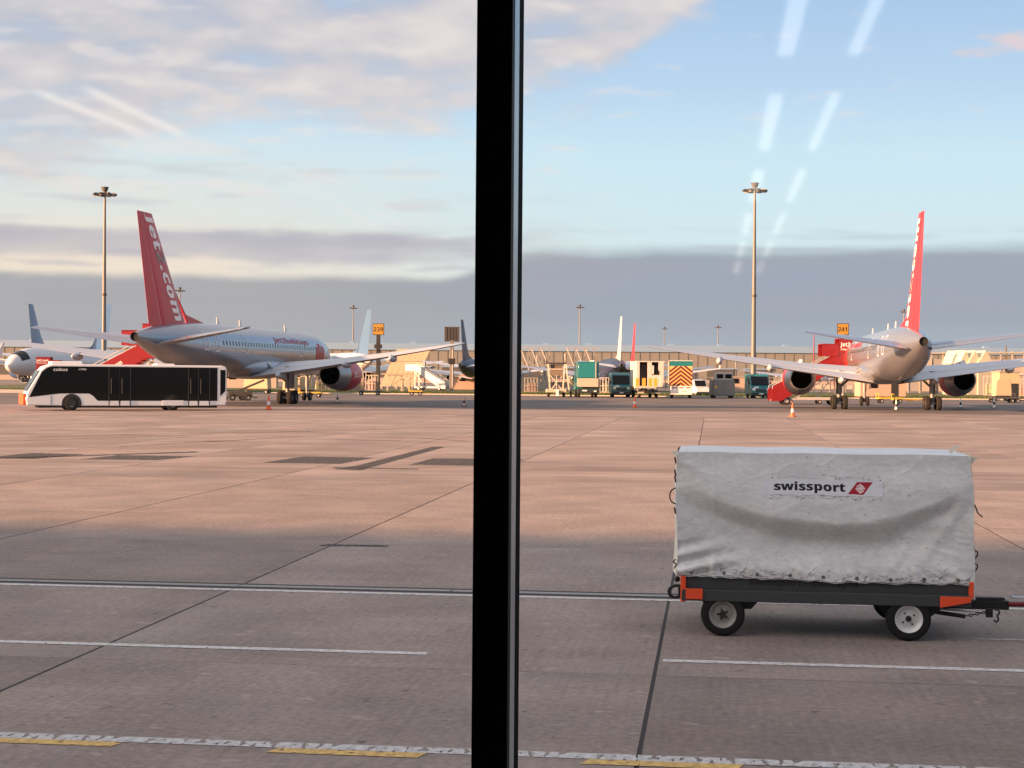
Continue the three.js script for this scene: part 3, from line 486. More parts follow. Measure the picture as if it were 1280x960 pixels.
  mesh('underframe', box(11.6, 0.2, 2.2, 0.1, 0.28, 0), darkTrim, bus);
}

// ---------------------------------------------------------------- airliners (x forward, y up, z to starboard; the origin lies under the main gear)
const STATIONS = [[-23.4, 4.93, 0.34], [-22.6, 4.9, 0.52], [-21, 4.8, 0.86], [-19, 4.68, 1.2], [-16, 4.52, 1.58], [-12.5, 4.38, 1.86], [-8.5, 4.31, 1.98], [-4, 4.3, 2.0], [14, 4.3, 2.0], [17.5, 4.27, 1.97], [19.6, 4.18, 1.82], [21.2, 4.02, 1.52], [22.4, 3.86, 1.12], [23.2, 3.74, 0.66], [23.55, 3.7, 0.3], [23.62, 3.7, 0.02]];
function station(x) { let i = 0; while (i < STATIONS.length - 2 && x > STATIONS[i + 1][0]) i++; const a = STATIONS[i], b = STATIONS[i + 1], p = STATIONS[Math.max(0, i - 1)], n = STATIONS[Math.min(STATIONS.length - 1, i + 2)], h = b[0] - a[0], t = clamp((x - a[0]) / h);
  const out = []; for (const k of [1, 2]) { const d = (b[k] - a[k]) / h, d0 = i ? (a[k] - p[k]) / (a[0] - p[0]) : d, d1 = n === b ? d : (n[k] - b[k]) / (n[0] - b[0]); const m = (q, w) => q * w <= 0 ? 0 : 2 * q * w / (q + w); const m0 = i ? m(d0, d) : d, m1 = n === b ? d : m(d, d1); const t2 = t * t, t3 = t2 * t; out.push((2 * t3 - 3 * t2 + 1) * a[k] + (t3 - 2 * t2 + t) * h * m0 + (-2 * t3 + 3 * t2) * b[k] + (t3 - t2) * h * m1); }
  return out; }
function hull(x, ang, off = 0) { const [y, r] = station(x); return V(x, y + (r + off) * Math.cos(ang), (r * 0.945 + off) * Math.sin(ang)); }
function hullPiece(x0, x1, a0 = 0, a1 = 2 * Math.PI, off = 0, nu = 40, nx = 60) { const g = grid(nu, nx, (i, j) => hull(x0 + (x1 - x0) * j, a0 + (a1 - a0) * i, off), a1 - a0 > 6.2); return g; }
const halfThick = (a) => 5 * (0.2969 * Math.sqrt(a) - 0.126 * a - 0.3516 * a * a + 0.2843 * a ** 3 - 0.1015 * a ** 4);
// sections: [le x, span, rise, chord, thickness]; upright for a fin
function foil(sections, a0 = 0, a1 = 1, upright = false, mirror = 1, n = 10, tilt = upright ? 0 : 0.085) {
  const p = [], ix = [], loop = [];
  for (let i = 0; i <= n; i++) { const q = i / n; loop.push([a0 + (a1 - a0) * (a0 === 0 ? q * q : q), 1]); }
  for (let i = n; i >= 0; i--) { const q = i / n; loop.push([a0 + (a1 - a0) * (a0 === 0 ? q * q : q), -1]); }
  for (const [x, z, y, c, th] of sections) for (const [a, sg] of loop) { const d = sg * (halfThick(a) * th * c + 0.004); p.push(x - c * a, upright ? y : y + d - a * c * tilt, upright ? d : mirror * z); }
  const m = loop.length;
  for (let k = 0; k < sections.length - 1; k++) for (let i = 0; i < m; i++) { const a = k * m + i, b = k * m + (i + 1) % m, c = a + m, d = b + m; ix.push(a, b, d, a, d, c); }
  for (const k of [0, sections.length - 1]) for (let i = 1; i < m - 1; i++) ix.push(k * m, k * m + i, k * m + i + 1);
  let g = new THREE.BufferGeometry(); g.setAttribute('position', new THREE.Float32BufferAttribute(p, 3)); g.setAttribute('uv', new THREE.Float32BufferAttribute(p.flatMap((_, i) => i % 3 ? [] : [p[i] / 5, p[i + 2] / 5]), 2)); g.setIndex(ix); g.computeVertexNormals(); return g;
}

const FIN = [[-13.7, 0, 5.75, 7.4, 0.055], [-20.75, 0, 13.55, 2.7, 0.06]];
function finPoint(b, a, side, off) { const q = FIN[0].map((v, i) => v + (FIN[1][i] - v) * b); return V(q[0] - q[3] * a, q[2], side * (halfThick(a) * q[4] * q[3] + 0.004 + off)); }
const WING = [[6.9, 1.2, 3.0, 9.5, 0.13], [4.0, 6.5, 3.5, 6.3, 0.115], [0.2, 13, 4.25, 3.7, 0.105], [-3.3, 19, 5.0, 1.7, 0.10]];
const STAB = [[-17.3, 0.8, 4.85, 4.6, 0.10], [-21.9, 7.6, 5.65, 1.75, 0.09]];
const redPaint = std(0.46, 0.018, 0.026, 0.42, 0, { clearcoat: 0.15, clearcoatRoughness: 0.2 }), silverPaint = std(0.285, 0.305, 0.34, 0.25, 0.6, { clearcoat: 0.4, clearcoatRoughness: 0.2 }), wingGrey = std(0.47, 0.49, 0.52, 0.35, 0.2), bareMetal = std(0.34, 0.34, 0.35, 0.35, 0.75), hollowShade = std(0.008, 0.008, 0.008, 0.9), gearGrey = std(0.22, 0.22, 0.22, 0.5, 0.3), panes = std(0.02, 0.022, 0.025, 0.15, 0, { specularIntensity: 0.6 });  // the near-black puts the shade inside pipes, ducts and intakes into the colour
const whiteBody = std(0.58, 0.59, 0.60, 0.35, 0, { clearcoat: 0.5 }), paleBlue = std(0.075, 0.16, 0.30, 0.35, 0, { clearcoat: 0.4 }), midBlue = std(0.03, 0.09, 0.22, 0.35, 0, { clearcoat: 0.4 }), navy = std(0.010, 0.018, 0.055, 0.45, 0, { clearcoat: 0.1 }), yellowFin = std(0.85, 0.42, 0.03, 0.4);
const finText = decalMaterial(1536, 300, (x) => { x.fillStyle = '#ece9e8'; x.font = 'bold 300px sans-serif'; x.save(); const w = x.measureText('Jet2.com').width; x.translate(14, 262); x.scale(1490 / w, 1); const a = x.measureText('Jet').width, b = x.measureText('2').width; x.lineWidth = 9; x.strokeStyle = '#ece9e8'; x.strokeText('Jet', 0, 0); x.fillText('Jet', 0, 0); x.strokeText('.com', a + b, 0); x.fillText('.com', a + b, 0); x.fillStyle = '#8d8a88'; x.strokeStyle = '#8d8a88'; x.fillText('2', a, 0); x.restore(); });
const bodyText = decalMaterial(1024, 160, (x) => { x.fillStyle = '#a8202a'; x.font = 'bold 150px sans-serif'; const w = x.measureText('Jet2holidays').width; x.save(); x.translate(8, 118); x.scale(1000 / w, 0.9); x.fillText('Jet2holidays', 0, 0); x.restore(); });
const redBars = decalMaterial(256, 256, (x) => { x.fillStyle = '#b8221f'; for (const [a, w, h] of [[10, 62, 190], [88, 70, 235], [176, 68, 210]]) { x.beginPath(); x.roundRect ? x.roundRect(a, 250 - h, w, h, 18) : x.rect(a, 250 - h, w, h); x.fill(); } });
const cowlText = decalMaterial(512, 160, (x) => { x.fillStyle = '#f0dfe0'; x.font = 'bold 120px sans-serif'; x.fillText('Jet2', 20, 118); x.font = 'bold 44px sans-serif'; x.fillText('.com', 300, 118); });
const doorLines = decalMaterial(96, 192, (x) => { x.strokeStyle = '#dfe2e6'; x.lineWidth = 9; x.strokeRect(8, 8, 80, 176); });
function landingGear(parent, x, z, top, bogie) {
  const g = new THREE.Group(); g.name = 'landing_gear'; g.position.set(x, 0, z); parent.add(g);
  const r = bogie ? 0.55 : 0.4, sg = Math.sign(z) || 1;
  mesh('strut', merged([bar(V(0, r, 0), V(0, top, 0), bogie ? 0.17 : 0.12), bar(V(0, 1.3, 0), V(0, top, 0), bogie ? 0.24 : 0.17)]), gearGrey, g);
  mesh('brace', bogie ? bar(V(0, 1.7, 0), V(-0.2, top + 0.2, -sg * 1.7), 0.09) : bar(V(0, 1.2, 0), V(1.4, top, 0), 0.08), gearGrey, g);
  if (bogie) { mesh('gear_door', box(1.3, 1.5, 0.05, 0, 2.0, sg * 0.36), silverPaint, g); mesh('bogie_beam', box(1.4, 0.2, 0.2, 0, r, 0), gearGrey, g); } else mesh('gear_door', box(1.4, 0.7, 0.04, 0.4, 1.85, 0.5), silverPaint, g);
  for (const dx of bogie ? [-0.58, 0.58] : [0]) { for (const dz of bogie ? [-0.43, 0.43] : [-0.28, 0.28]) roadWheel(g, dx, r, dz, r, bogie ? 0.38 : 0.28, gearGrey); mesh('axle', bar(V(dx, r, -0.4), V(dx, r, 0.4), 0.08), gearGrey, g); }
}
function airliner(o) {
  const sc = o.scale ?? 1, pos = o.pos ?? at(o.tail[0], o.tail[1]).add(V(Math.sin(o.heading), 0, -Math.cos(o.heading)).multiplyScalar(22 * sc));
  const p = thing('airliner', o.label, 'airliner', pos, Math.PI / 2 - o.heading, o.group); p.scale.setScalar(o.scale ?? 1);
  const body = o.body ?? silverPaint, rear = o.rear ?? body, finMat = o.fin ?? redPaint, detail = o.detail;
  mesh('fuselage', hullPiece(-12, 23.62, 0, 2 * Math.PI, 0, 44, 90), body, p);
  mesh('tail_cone', hullPiece(-23.4, -12, 0, 2 * Math.PI, 0, 44, 40), rear, p, o.rear ? 'dark blue tail cone' : undefined);
  const exh = mesh('exhaust_pipe', new THREE.CylinderGeometry(0.3, 0.36, 0.5, 20, 1, true).rotateZ(Math.PI / 2).translate(-23.5, 4.93, 0), bareMetal, p); exh.material = bareMetal; mesh('exhaust_opening', new THREE.CircleGeometry(0.31, 20).rotateY(-Math.PI / 2).translate(-23.6, 4.93, 0), hollowShade, exh);
  mesh('belly_fairing', new THREE.SphereGeometry(1, 28, 16).scale(8, 0.95, 2.25).translate(2.0, 2.95, 0), body, p);
  const fin = mesh('fin', foil(FIN, 0, 0.7, true), finMat, p); mesh('rudder', foil(FIN, 0.704, 1, true), finMat, fin);
  mesh('dorsal_fillet', extrude([[-9.5, 6.2], [-13.4, 6.0], [-16.2, 8.35], [-14.0, 6.8]], 0.16, 0.04), finMat, p);
  for (const sg of [1, -1]) {
    const side = sg;
    const stab = mesh('tailplane', foil(STAB, 0, 0.68, false, sg), o.body ? whiteBody : silverPaint, p); mesh('elevator', foil(STAB, 0.685, 1, false, sg), o.body ? whiteBody : silverPaint, stab);
    const wing = mesh('wing', foil(WING, 0, 0.76, false, sg, 12), wingGrey, p); mesh('flap', foil(WING.slice(0, 3), 0.765, 1, false, sg), wingGrey, wing); mesh('aileron', foil([WING[2].map((v, i) => v + (WING[3][i] - v) * 0.02), WING[3]], 0.765, 1, false, sg), wingGrey, wing);
    if (o.winglets) mesh('winglet', extrude([[-3.3, 0], [-5.0, 0], [-5.9, 2.5], [-5.3, 2.5]], 0.12, 0.03).rotateX(sg * -0.0).translate(0, 4.95, sg * 19.0), o.wingletMat ?? whiteBody, wing);
    for (const [z, len] of [[3.6, 3.0], [9.2, 2.6], [13.2, 2.2]]) { const f = z / 19, yy = 3.0 + (z - 1.2) / 17.8 * 2.0, tx = z < 6.5 ? -2.5 : -2.3 - (z - 6.5) / 12.5 * 2.7; mesh('flap_fairing', new THREE.SphereGeometry(1, 14, 10).scale(len / 2, 0.3, 0.26).translate(tx + len * 0.28, yy - 0.34 - 0.085 * (z < 6.5 ? 7 : 4.6 - z * 0.12), sg * z), o.fairing ?? wingGrey, wing); }
    // engine
    const e = new THREE.Group(); e.name = 'engine'; e.position.set(0, 2.42, sg * 6.5); p.add(e);
    const lathe = (pts) => new THREE.LatheGeometry(pts.map((q) => new THREE.Vector2(...q)), 36).rotateZ(-Math.PI / 2);
    mesh('cowl', lathe([[1.27, 4.9], [1.37, 5.9], [1.4, 6.8], [1.36, 7.8], [1.27, 8.5]]), o.cowl ?? redPaint, e);
    mesh('intake_lip', lathe([[1.27, 8.5], [1.2, 8.72], [1.1, 8.78], [1.05, 8.6], [1.0, 7.8]]), bareMetal, e);
    mesh('nozzle', lathe([[0.84, 2.6], [0.9, 2.58], [1.05, 3.4], [1.19, 4.2], [1.27, 4.9]]), bareMetal, e);
    mesh('exhaust_duct', lathe([[0.0, 4.4], [0.55, 4.3], [0.82, 4.2], [0.87, 3.4], [0.845, 2.61]]), hollowShade, e);
    mesh('fan', new THREE.CircleGeometry(1.05, 24).rotateY(Math.PI / 2).translate(7.9, 0, 0), hollowShade, e);
    mesh('pylon', extrude([[3.0, 0.75], [3.2, 1.6], [6.5, 1.45], [7.6, 1.2], [5, 0.9]], 0.34, 0.1), wingGrey, e);
    if (detail) mesh('lettering', grid(24, 10, (i, j) => { const x = sg > 0 ? 5.2 + 2.6 * i : 7.8 - 2.6 * i, an = 1.9 - 0.75 * j; const r = 1.405; return V(x, r * Math.cos(an), sg * r * Math.sin(an)); }), cowlText, e);
    landingGear(p, 0, sg * 3.65, 3.1, true);
    if (detail) {
      const q = (i) => sg > 0 ? i : 1 - i;
      mesh('lettering', grid(80, 12, (i, j) => { const b = sg > 0 ? 0.985 - 0.95 * i : 0.035 + 0.95 * i; const c = FIN[0][3] + (FIN[1][3] - FIN[0][3]) * b, d = 0.22 + 2.5 * (1 - j) * (0.62 + 0.38 * (1 - b)); return finPoint(b, d / c, sg, 0.02); }), finText, fin);
      mesh('lettering', grid(60, 12, (i, j) => hull(2.5 + 10.5 * q(i), sg * (1.28 - 0.42 * j), 0.012)), bodyText, p);
      mesh('livery_bars', grid(20, 20, (i, j) => hull(14.6 + 3.0 * q(i), sg * (1.95 - 0.95 * j), 0.012)), redBars, p);
      for (const [x, w] of [[-14.4, 0.9], [-12.2, 0.8], [-5.6, 0.7], [9.5, 0.9], [19.0, 0.9]]) mesh('door', grid(4, 12, (i, j) => hull(x + w * i, sg * (1.72 - 0.85 * j), 0.014)), doorLines, p);
      for (let k = 0; k < 40; k++) { const x = -10.5 + k * 0.72; const w = mesh('cabin_window', windowGeo, panes, p); const pt = hull(x, sg * 1.33); w.position.copy(pt); w.rotation.x = -sg * 0.24; }
    }
  }
  landingGear(p, 18.3, 0, 2.4, false);
  mesh('cockpit_glazing', hullPiece(20.4, 21.9, -1.25, 1.25, 0.015, 20, 8), panes, p);
  if (detail) for (const x of [11, -1.5, -7]) mesh('antenna', extrude([[0, 0], [0.7, 0], [0.15, 0.55], [-0.1, 0.55]], 0.05), whiteBody, p).position.set(x, 6.28, 0);
  return p;
}
const windowGeo = new RoundedBoxGeometry(0.24, 0.34, 0.03, 2, 0.012);
const rad = Math.PI / 180;
airliner({ label: 'silver and red airliner whose tall red fin is lettered, behind the apron bus', pos: at(306, 135), heading: 9 * rad, detail: true, group: 'parked airliners' });
airliner({ label: 'silver and red airliner parked tail-on by the stand sign 241', pos: at(1107, 131), heading: 7 * rad, detail: true, group: 'parked airliners' });
airliner({ label: 'white airliner with a black cockpit band, red stairs at its door', tail: [205, 228], heading: -165 * rad, scale: 0.86, body: whiteBody, winglets: true, group: 'parked airliners' });
airliner({ label: 'pale blue airliner with a light blue fin beyond the white airliner', tail: [38, 300], heading: 0, scale: 1.1, body: paleBlue, fin: paleBlue, cowl: paleBlue, group: 'parked airliners' });
airliner({ label: 'blue airliner with a dark blue fin behind the floodlight mast by the bus', tail: [135, 300], heading: -33 * rad, scale: 1.1, body: paleBlue, fin: midBlue, cowl: midBlue, group: 'parked airliners' });
airliner({ label: 'airliner with a pale blue fin beyond the sign 239', tail: [461, 300], heading: -20 * rad, scale: 1.06, body: whiteBody, fin: paleBlue, group: 'parked airliners' });
airliner({ label: 'airliner with a navy tail cone and navy fin behind the black sign box', tail: [577, 270], heading: 8 * rad, scale: 0.86, body: whiteBody, rear: navy, fin: navy, cowl: navy, group: 'parked airliners' });
airliner({ label: 'airliner with navy hull and white fin beyond the teal catering truck', tail: [776, 250], heading: -1 * rad, scale: 0.86, body: navy, rear: navy, fin: whiteBody, cowl: whiteBody, group: 'parked airliners' });
airliner({ label: 'white airliner with a red fin beyond the chevron-backed truck', tail: [793, 258], heading: 0, scale: 0.8, body: whiteBody, fin: redPaint, winglets: true, group: 'parked airliners' });
airliner({ label: 'white airliner with a narrow red fin beyond the red passenger stairs', tail: [1017, 330], heading: 10.9 * rad, scale: 0.86, body: whiteBody, fin: redPaint, winglets: true, group: 'parked airliners' });
airliner({ label: 'airliner with a yellow fin beyond the glazed walkway', tail: [1257, 345], heading: 22 * rad, scale: 0.72, body: whiteBody, fin: yellowFin, group: 'parked airliners' });

// ---------------------------------------------------------------- floodlight masts
const galvanised = std(0.17, 0.16, 0.145, 0.55, 0.3), lampMetal = std(0.10, 0.095, 0.085, 0.5, 0.3), lens = std(0.5, 0.5, 0.48, 0.2);
{
  const first = thing('floodlight_mast', 'tall floodlight mast rising behind the teal van', 'mast', at(941.5, 199), 0, 'floodlight masts');
  mesh('pole', new THREE.CylinderGeometry(0.14, 0.34, 25.4, 16).translate(0, 12.7, 0), galvanised, first);
  mesh('base_flange', new THREE.CylinderGeometry(0.5, 0.5, 0.12, 16).translate(0, 0.06, 0), galvanised, first);
  mesh('pole_collar', new THREE.CylinderGeometry(0.34, 0.3, 0.3, 12).translate(0, 12.4, 0), lampMetal, first);
  mesh('head_ring', new THREE.TorusGeometry(0.75, 0.06, 6, 24).rotateX(Math.PI / 2).translate(0, 25.3, 0), lampMetal, first);
  mesh('winch_cap', merged([new THREE.CylinderGeometry(0.5, 0.34, 0.5, 10).translate(0, 25.85, 0), new THREE.CylinderGeometry(0.2, 0.3, 0.4, 8).translate(0, 25.5, 0)]), lampMetal, first);
  for (let k = 0; k < 8; k++) { const a = k * Math.PI / 4 + 0.2, c = Math.cos(a), s = Math.sin(a); const l = mesh('floodlight', extrude([[0.7, 0.02], [1.25, 0.12], [1.58, -0.02], [1.5, -0.2], [0.85, -0.26]], 0.42, 0.03).rotateY(a), lampMetal, first); l.position.y = 25.22; mesh('lamp_glass', box(0.5, 0.02, 0.34, 1.15, -0.25, 0).rotateY(a), lens, l); mesh('arm', bar(V(0.1 * c, 0.1, -0.1 * s), V(0.9 * c, 0.0, -0.9 * s), 0.04), lampMetal, l); }
  for (const [u, d, label] of [[129.5, 209, 'tall floodlight mast rising behind the apron bus'], [224, 451, 'distant floodlight mast beside the lettered red fin'], [441, 560, 'distant floodlight mast near the sign 239'], [724, 540, 'distant floodlight mast above the scissor lift'], [830, 770, 'small distant mast above the shed, beyond the chevron truck'], [897, 742, 'small distant mast above the shed, between truck and tall mast'], [1129, 555, 'distant floodlight mast half hidden by the tail-on airliner']]) copyOf(first, label, at(u, d), 0.4);
}

// ---------------------------------------------------------------- long shed across the field
{
  const shed = thing('cargo_shed', 'very long tan shed with a pale roof edge across the airfield', 'building', V(0, 0, -520), 0.004);
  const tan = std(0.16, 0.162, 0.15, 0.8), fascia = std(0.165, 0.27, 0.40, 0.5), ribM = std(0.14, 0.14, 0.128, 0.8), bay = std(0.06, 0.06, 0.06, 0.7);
  mesh('wall', box(460, 10.4, 30, 0, 5.2, -15), tan, shed); mesh('roof', box(462, 2.1, 31, 0, 11.47, -15), fascia, shed);
  mesh('plinth', box(460, 1.6, 0.3, 0, 0.8, 0.2), std(0.3, 0.25, 0.22, 0.8), shed);
  for (let k = 0; k < 150; k++) mesh('pilaster', box(0.35, 8.6, 0.1, -228 + k * 3.05, 5.9, 0.06), ribM, shed);
  for (let k = 0; k < 37; k++) { const d = mesh('dark_loading_opening', box(8.4, 3.4, 0.2, -222 + k * 12, 3.3, 0.22), bay, shed); mesh('lintel', box(9, 0.4, 0.5, -222 + k * 12, 5.25, 0.3), fascia, d); }  // dark boxes on the wall stand in for the shade inside open loading bays
  for (let k = 0; k < 22; k++) mesh('roof_vent', box(1.8, 0.6, 1.8, -212 + k * 20 + rr(-4, 4), 12.82, -4), fascia, shed);
}

// ---------------------------------------------------------------- stand signs
function standSign(u, d, h, text, label, size = 1.5) {
  const s = thing('stand_sign', label, 'sign', at(u, d)); const w = size; recede(s, 1.25);
  mesh('post', merged([rbox(0.5, h - w / 2, 0.4, 0.03, 0, (h - w / 2) / 2, 0)]), text ? darkTrim : std(0.16, 0.15, 0.14, 0.6), s);
  if (text) {
    mesh('board', rbox(w, w, 0.18, 0.04, 0, h, 0), darkTrim, s);
    mesh('sign_face', decalPlane(w - 0.16, w - 0.16, 128, (x) => { x.fillStyle = '#a17a2e'; x.fillRect(0, 0, 128, 128); x.fillStyle = '#14110c'; x.font = 'bold 74px sans-serif'; x.textAlign = 'center'; x.fillText(text, 64, 91); }).translate(0, h, 0.094), lastDecal, s, 'amber face with black stand number');
    mesh('signal_cross', merged([rbox(1.0, 0.5, 0.3, 0.05, 0, h - w / 2 - 1.45, 0.26), rbox(0.5, 1.1, 0.3, 0.05, 0, h - w / 2 - 1.45, 0.264)]), black, s);
  } else {
    mesh('board', rbox(w * 1.2, w * 1.2, 0.35, 0.05, 0, h, 0), std(0.02, 0.02, 0.02, 0.5), s);
    for (let k = 0; k < 5; k++) mesh('louvre', box(0.22, w * 1.05, 0.06, -0.72 + k * 0.36, h, 0.19), std(0.05, 0.045, 0.04, 0.5), s);
    mesh('board_frame', merged([box(w * 1.24, 0.08, 0.42, 0, h + w * 0.6, 0), box(w * 1.24, 0.08, 0.42, 0, h - w * 0.6, 0), box(0.08, w * 1.2, 0.42, -w * 0.6, h, 0), box(0.08, w * 1.2, 0.42, w * 0.6, h, 0)]), std(0.10, 0.10, 0.10, 0.5), s);
    mesh('signal_box', rbox(0.9, 0.7, 0.4, 0.06, 0, h - 3.4, 0.2), black, s);
    mesh('post_strip', box(0.12, h - 2.5, 0.05, 0.1, h / 2 - 0.7, 0.23), std(0.45, 0.42, 0.38, 0.6), s);
  }
}
let lastDecal;
function decalPlane(w, h, px, draw) { lastDecal = decalMaterial(px, Math.round(px * h / w), draw); return new THREE.PlaneGeometry(w, h); }
standSign(472.5, 208, 7.75, '239', 'amber stand sign 239 on a black post with a cross-shaped signal', 1.45);
standSign(1053, 204, 8.1, '241', 'amber stand sign 241 on a black post above the red stairs', 1.45);
standSign(564.5, 206, 7.15, '', 'black louvred sign box on a dark post by the wing tip', 1.5);

// ---------------------------------------------------------------- traffic cones
const coneOrange = std(0.80, 0.13, 0.03, 0.55), coneWhite = std(0.75, 0.75, 0.73, 0.5);
function cone(pos, h, main, label) {
  const c = thing('traffic_cone', label, 'cone', pos, rr(0, 1.5), 'cones around the parked airliners');
  mesh('base', rbox(0.42 * h, 0.06, 0.42 * h, 0.02, 0, 0.03, 0), main === coneOrange ? coneOrange : black, c);
  mesh('cone_body', new THREE.CylinderGeometry(0.03, 0.15 * h, h - 0.05, 16).translate(0, 0.05 + (h - 0.05) / 2, 0), main, c);
  mesh('reflective_band', new THREE.CylinderGeometry(0.094 * h, 0.122 * h, h * 0.24, 16, 1, true).translate(0, h * 0.44, 0), main === coneOrange ? coneWhite : black, c);
}
cone(at(336, 112.5), 1.05, coneOrange, 'orange cone with a white band beside the bus rear');
cone(at(991, 104.5), 0.9, coneOrange, 'orange cone on the concrete by the open engine');
cone(at(580.5, 130), 0.85, std(0.5, 0.3, 0.25, 0.6), 'small dull cone below the wing tip of the lettered-fin airliner');
cone(at(793.5, 131), 0.9, coneOrange, 'orange cone in front of the hi-loader');
cone(at(1120.5, 129), 0.85, coneWhite, 'white cone with black base under the tail of the tail-on airliner');
cone(at(1201, 142), 0.85, coneWhite, 'white cone under the outboard engine of the tail-on airliner');
cone(at(1243, 142), 0.95, coneWhite, 'white cone with black base beyond the outboard engine');
cone(at(422, 143), 0.85, coneWhite, 'white cone under the engine of the lettered-fin airliner');

// ---------------------------------------------------------------- passenger stairs
const stairRed = std(0.19, 0.008, 0.012, 0.4), stairGrey = std(0.4, 0.4, 0.4, 0.5, 0.2);
const friendly = decalMaterial(512, 200, (x) => { x.fillStyle = '#e8dcdc'; x.font = 'bold 104px sans-serif'; x.fillText('Jet2.com', 14, 100); x.font = 'bold 46px sans-serif'; x.fillText('Friendly low fares', 14, 170); });
const rampText = decalMaterial(512, 96, (x) => { x.fillStyle = '#e8dcdc'; x.font = 'bold 84px sans-serif'; x.fillText('Jet2.com', 10, 76); });
function stairs(pos, turn, label, red = true, scale = 1, canopy = true) {
  const s = thing('passenger_stairs', label, 'stairs', pos, turn, 'passenger stairs'); s.scale.setScalar(scale);
  const m = red ? stairRed : std(0.40, 0.41, 0.41, 0.45);
  mesh('chassis', merged([box(6.4, 0.25, 1.5, 3.6, 0.6, 0), beam(V(6.6, 0.6, -0.7), V(6.6, 3.7, -0.7), 0.14, 0.14), beam(V(6.6, 0.6, 0.7), V(6.6, 3.7, 0.7), 0.14, 0.14), beam(V(2.2, 0.6, 0.7), V(6.6, 3.4, 0.7), 0.1, 0.1), beam(V(4.4, 0.6, -0.7), V(6.6, 3.4, -0.7), 0.1, 0.1)]), stairGrey, s);
  for (const x of [1.4, 5.8]) for (const z of [-0.75, 0.75]) roadWheel(s, x, 0.38, z, 0.38, 0.24);
  for (const z of [-0.95, 0.95]) {
    mesh('side_panel', extrude([[0, 0.35], [0.9, 0.35], [6.4, 3.55], [8.6, 3.55], [8.6, 4.75], [6.3, 4.75], [0, 1.45]], 0.06, 0.01).translate(0, 0, z), m, s);
    mesh('handrail', merged([bar(V(0.1, 1.75, z), V(6.3, 5.05, z), 0.035), bar(V(6.3, 5.05, z), V(8.6, 5.05, z), 0.035), bar(V(0.1, 1.4, z), V(0.1, 1.75, z), 0.03)]), stairGrey, s);
  }
  for (let k = 0; k < 17; k++) mesh('step', box(0.36, 0.05, 1.8, 0.35 + k * 0.36, 0.42 + k * 0.2, 0), stairGrey, s);
  mesh('platform', box(2.3, 0.1, 1.84, 7.45, 3.72, 0), stairGrey, s);
  if (canopy) {
    mesh('canopy', merged([box(2.4, 0.08, 2.1, 7.4, 6.1, 0), box(2.4, 1.3, 0.06, 7.4, 5.45, -1.02), box(2.4, 1.3, 0.06, 7.4, 5.45, 1.02)]), m, s);
    mesh('canopy', merged([box(1.5, 0.08, 2.1, 5.4, 5.6, 0), box(1.5, 1.1, 0.06, 5.4, 5.05, 1.02), box(1.5, 1.1, 0.06, 5.4, 5.05, -1.02)]), m, s);
    for (const z of [-1, 1]) mesh('lettering', new THREE.PlaneGeometry(2.3, 1.0).rotateY(z < 0 ? Math.PI : 0).translate(7.4, 5.4, z * 1.06), friendly, s);
  }
  if (red) mesh('lettering', new THREE.PlaneGeometry(2.2, 0.5).rotateZ(Math.atan2(3.2, 5.5)).translate(4.3, 3.05, 1.0), rampText, s);
  return s;
}
stairs(at(962, 151), 0.02, 'red lettered passenger stairs beside the tail-on airliner');
stairs(at(78, 123), 0.0, 'red lettered passenger stairs by the tail of the lettered-fin airliner');
stairs(at(112, 186), Math.PI + 0.1, 'small red passenger stairs at the nose of the white airliner', true, 0.68);
stairs(at(560, 262), Math.PI - 0.5, 'white passenger steps beside the leaning boarded screen', false, 0.88, false);

// ---------------------------------------------------------------- vehicles in a row on the service road
const teal = std(0.010, 0.13, 0.14, 0.35, 0, { clearcoat: 0.4 }), beige = std(0.42, 0.36, 0.28, 0.6), cream = std(0.46, 0.41, 0.32, 0.6), vanDark = std(0.02, 0.03, 0.03, 0.5), lightLens = std(0.75, 0.75, 0.72, 0.2), orangeRail = std(0.72, 0.33, 0.04, 0.5), greyPaint = std(0.15, 0.145, 0.135, 0.55);
const face = { group: 'vehicles parked along the service road' };
function axles(p, xs, zs, r, w) { for (const z of zs) for (const x of xs) { const wheel = roadWheel(p, 0, r, 0, r, w); wheel.position.set(x, r, z); wheel.rotation.y = x > 0 ? Math.PI / 2 : -Math.PI / 2; } }
{ // teal catering truck, its rear towards the terminal
  const t = thing('catering_truck', 'tall teal truck with a beige tailboard', 'truck', at(735, 191), 0.02, face.group);
  mesh('cargo_box', rbox(2.55, 2.9, 6.2, 0.05, 0, 2.75, -3.2), teal, t); mesh('tailboard', rbox(2.45, 1.0, 0.08, 0.03, 0, 1.75, -0.04), beige, t); mesh('rear_door', rbox(2.2, 1.7, 0.05, 0.03, 0, 3.2, -0.07), std(0.014, 0.17, 0.18, 0.4), t);
  mesh('bumper', rbox(2.5, 0.55, 0.3, 0.05, 0, 0.8, -0.1), vanDark, t); mesh('chassis', box(1.0, 0.3, 8.5, 0, 0.8, -4.4), darkTrim, t); mesh('cab', rbox(2.4, 2.2, 1.8, 0.15, 0, 1.9, -7.6), teal, t); mesh('stripe', box(0.1, 2.5, 0.04, 0.9, 2.9, 0.0), cream, t);
  mesh('number_plate', box(0.55, 0.14, 0.04, -0.4, 0.82, 0.08), coneWhite, t); mesh('side_lamp', rbox(0.3, 0.16, 0.1, 0.03, 0.85, 0.75, 0.1), lightLens, t); mesh('badge', box(0.4, 0.3, 0.02, -0.95, 3.6, -0.07), coneWhite, t); mesh('roof_lamp', rbox(0.5, 0.15, 0.3, 0.04, 0.5, 4.27, -0.4), lightLens, t);
  axles(t, [-1.0, 1.0], [-1.4, -7.2], 0.5, 0.32);
}
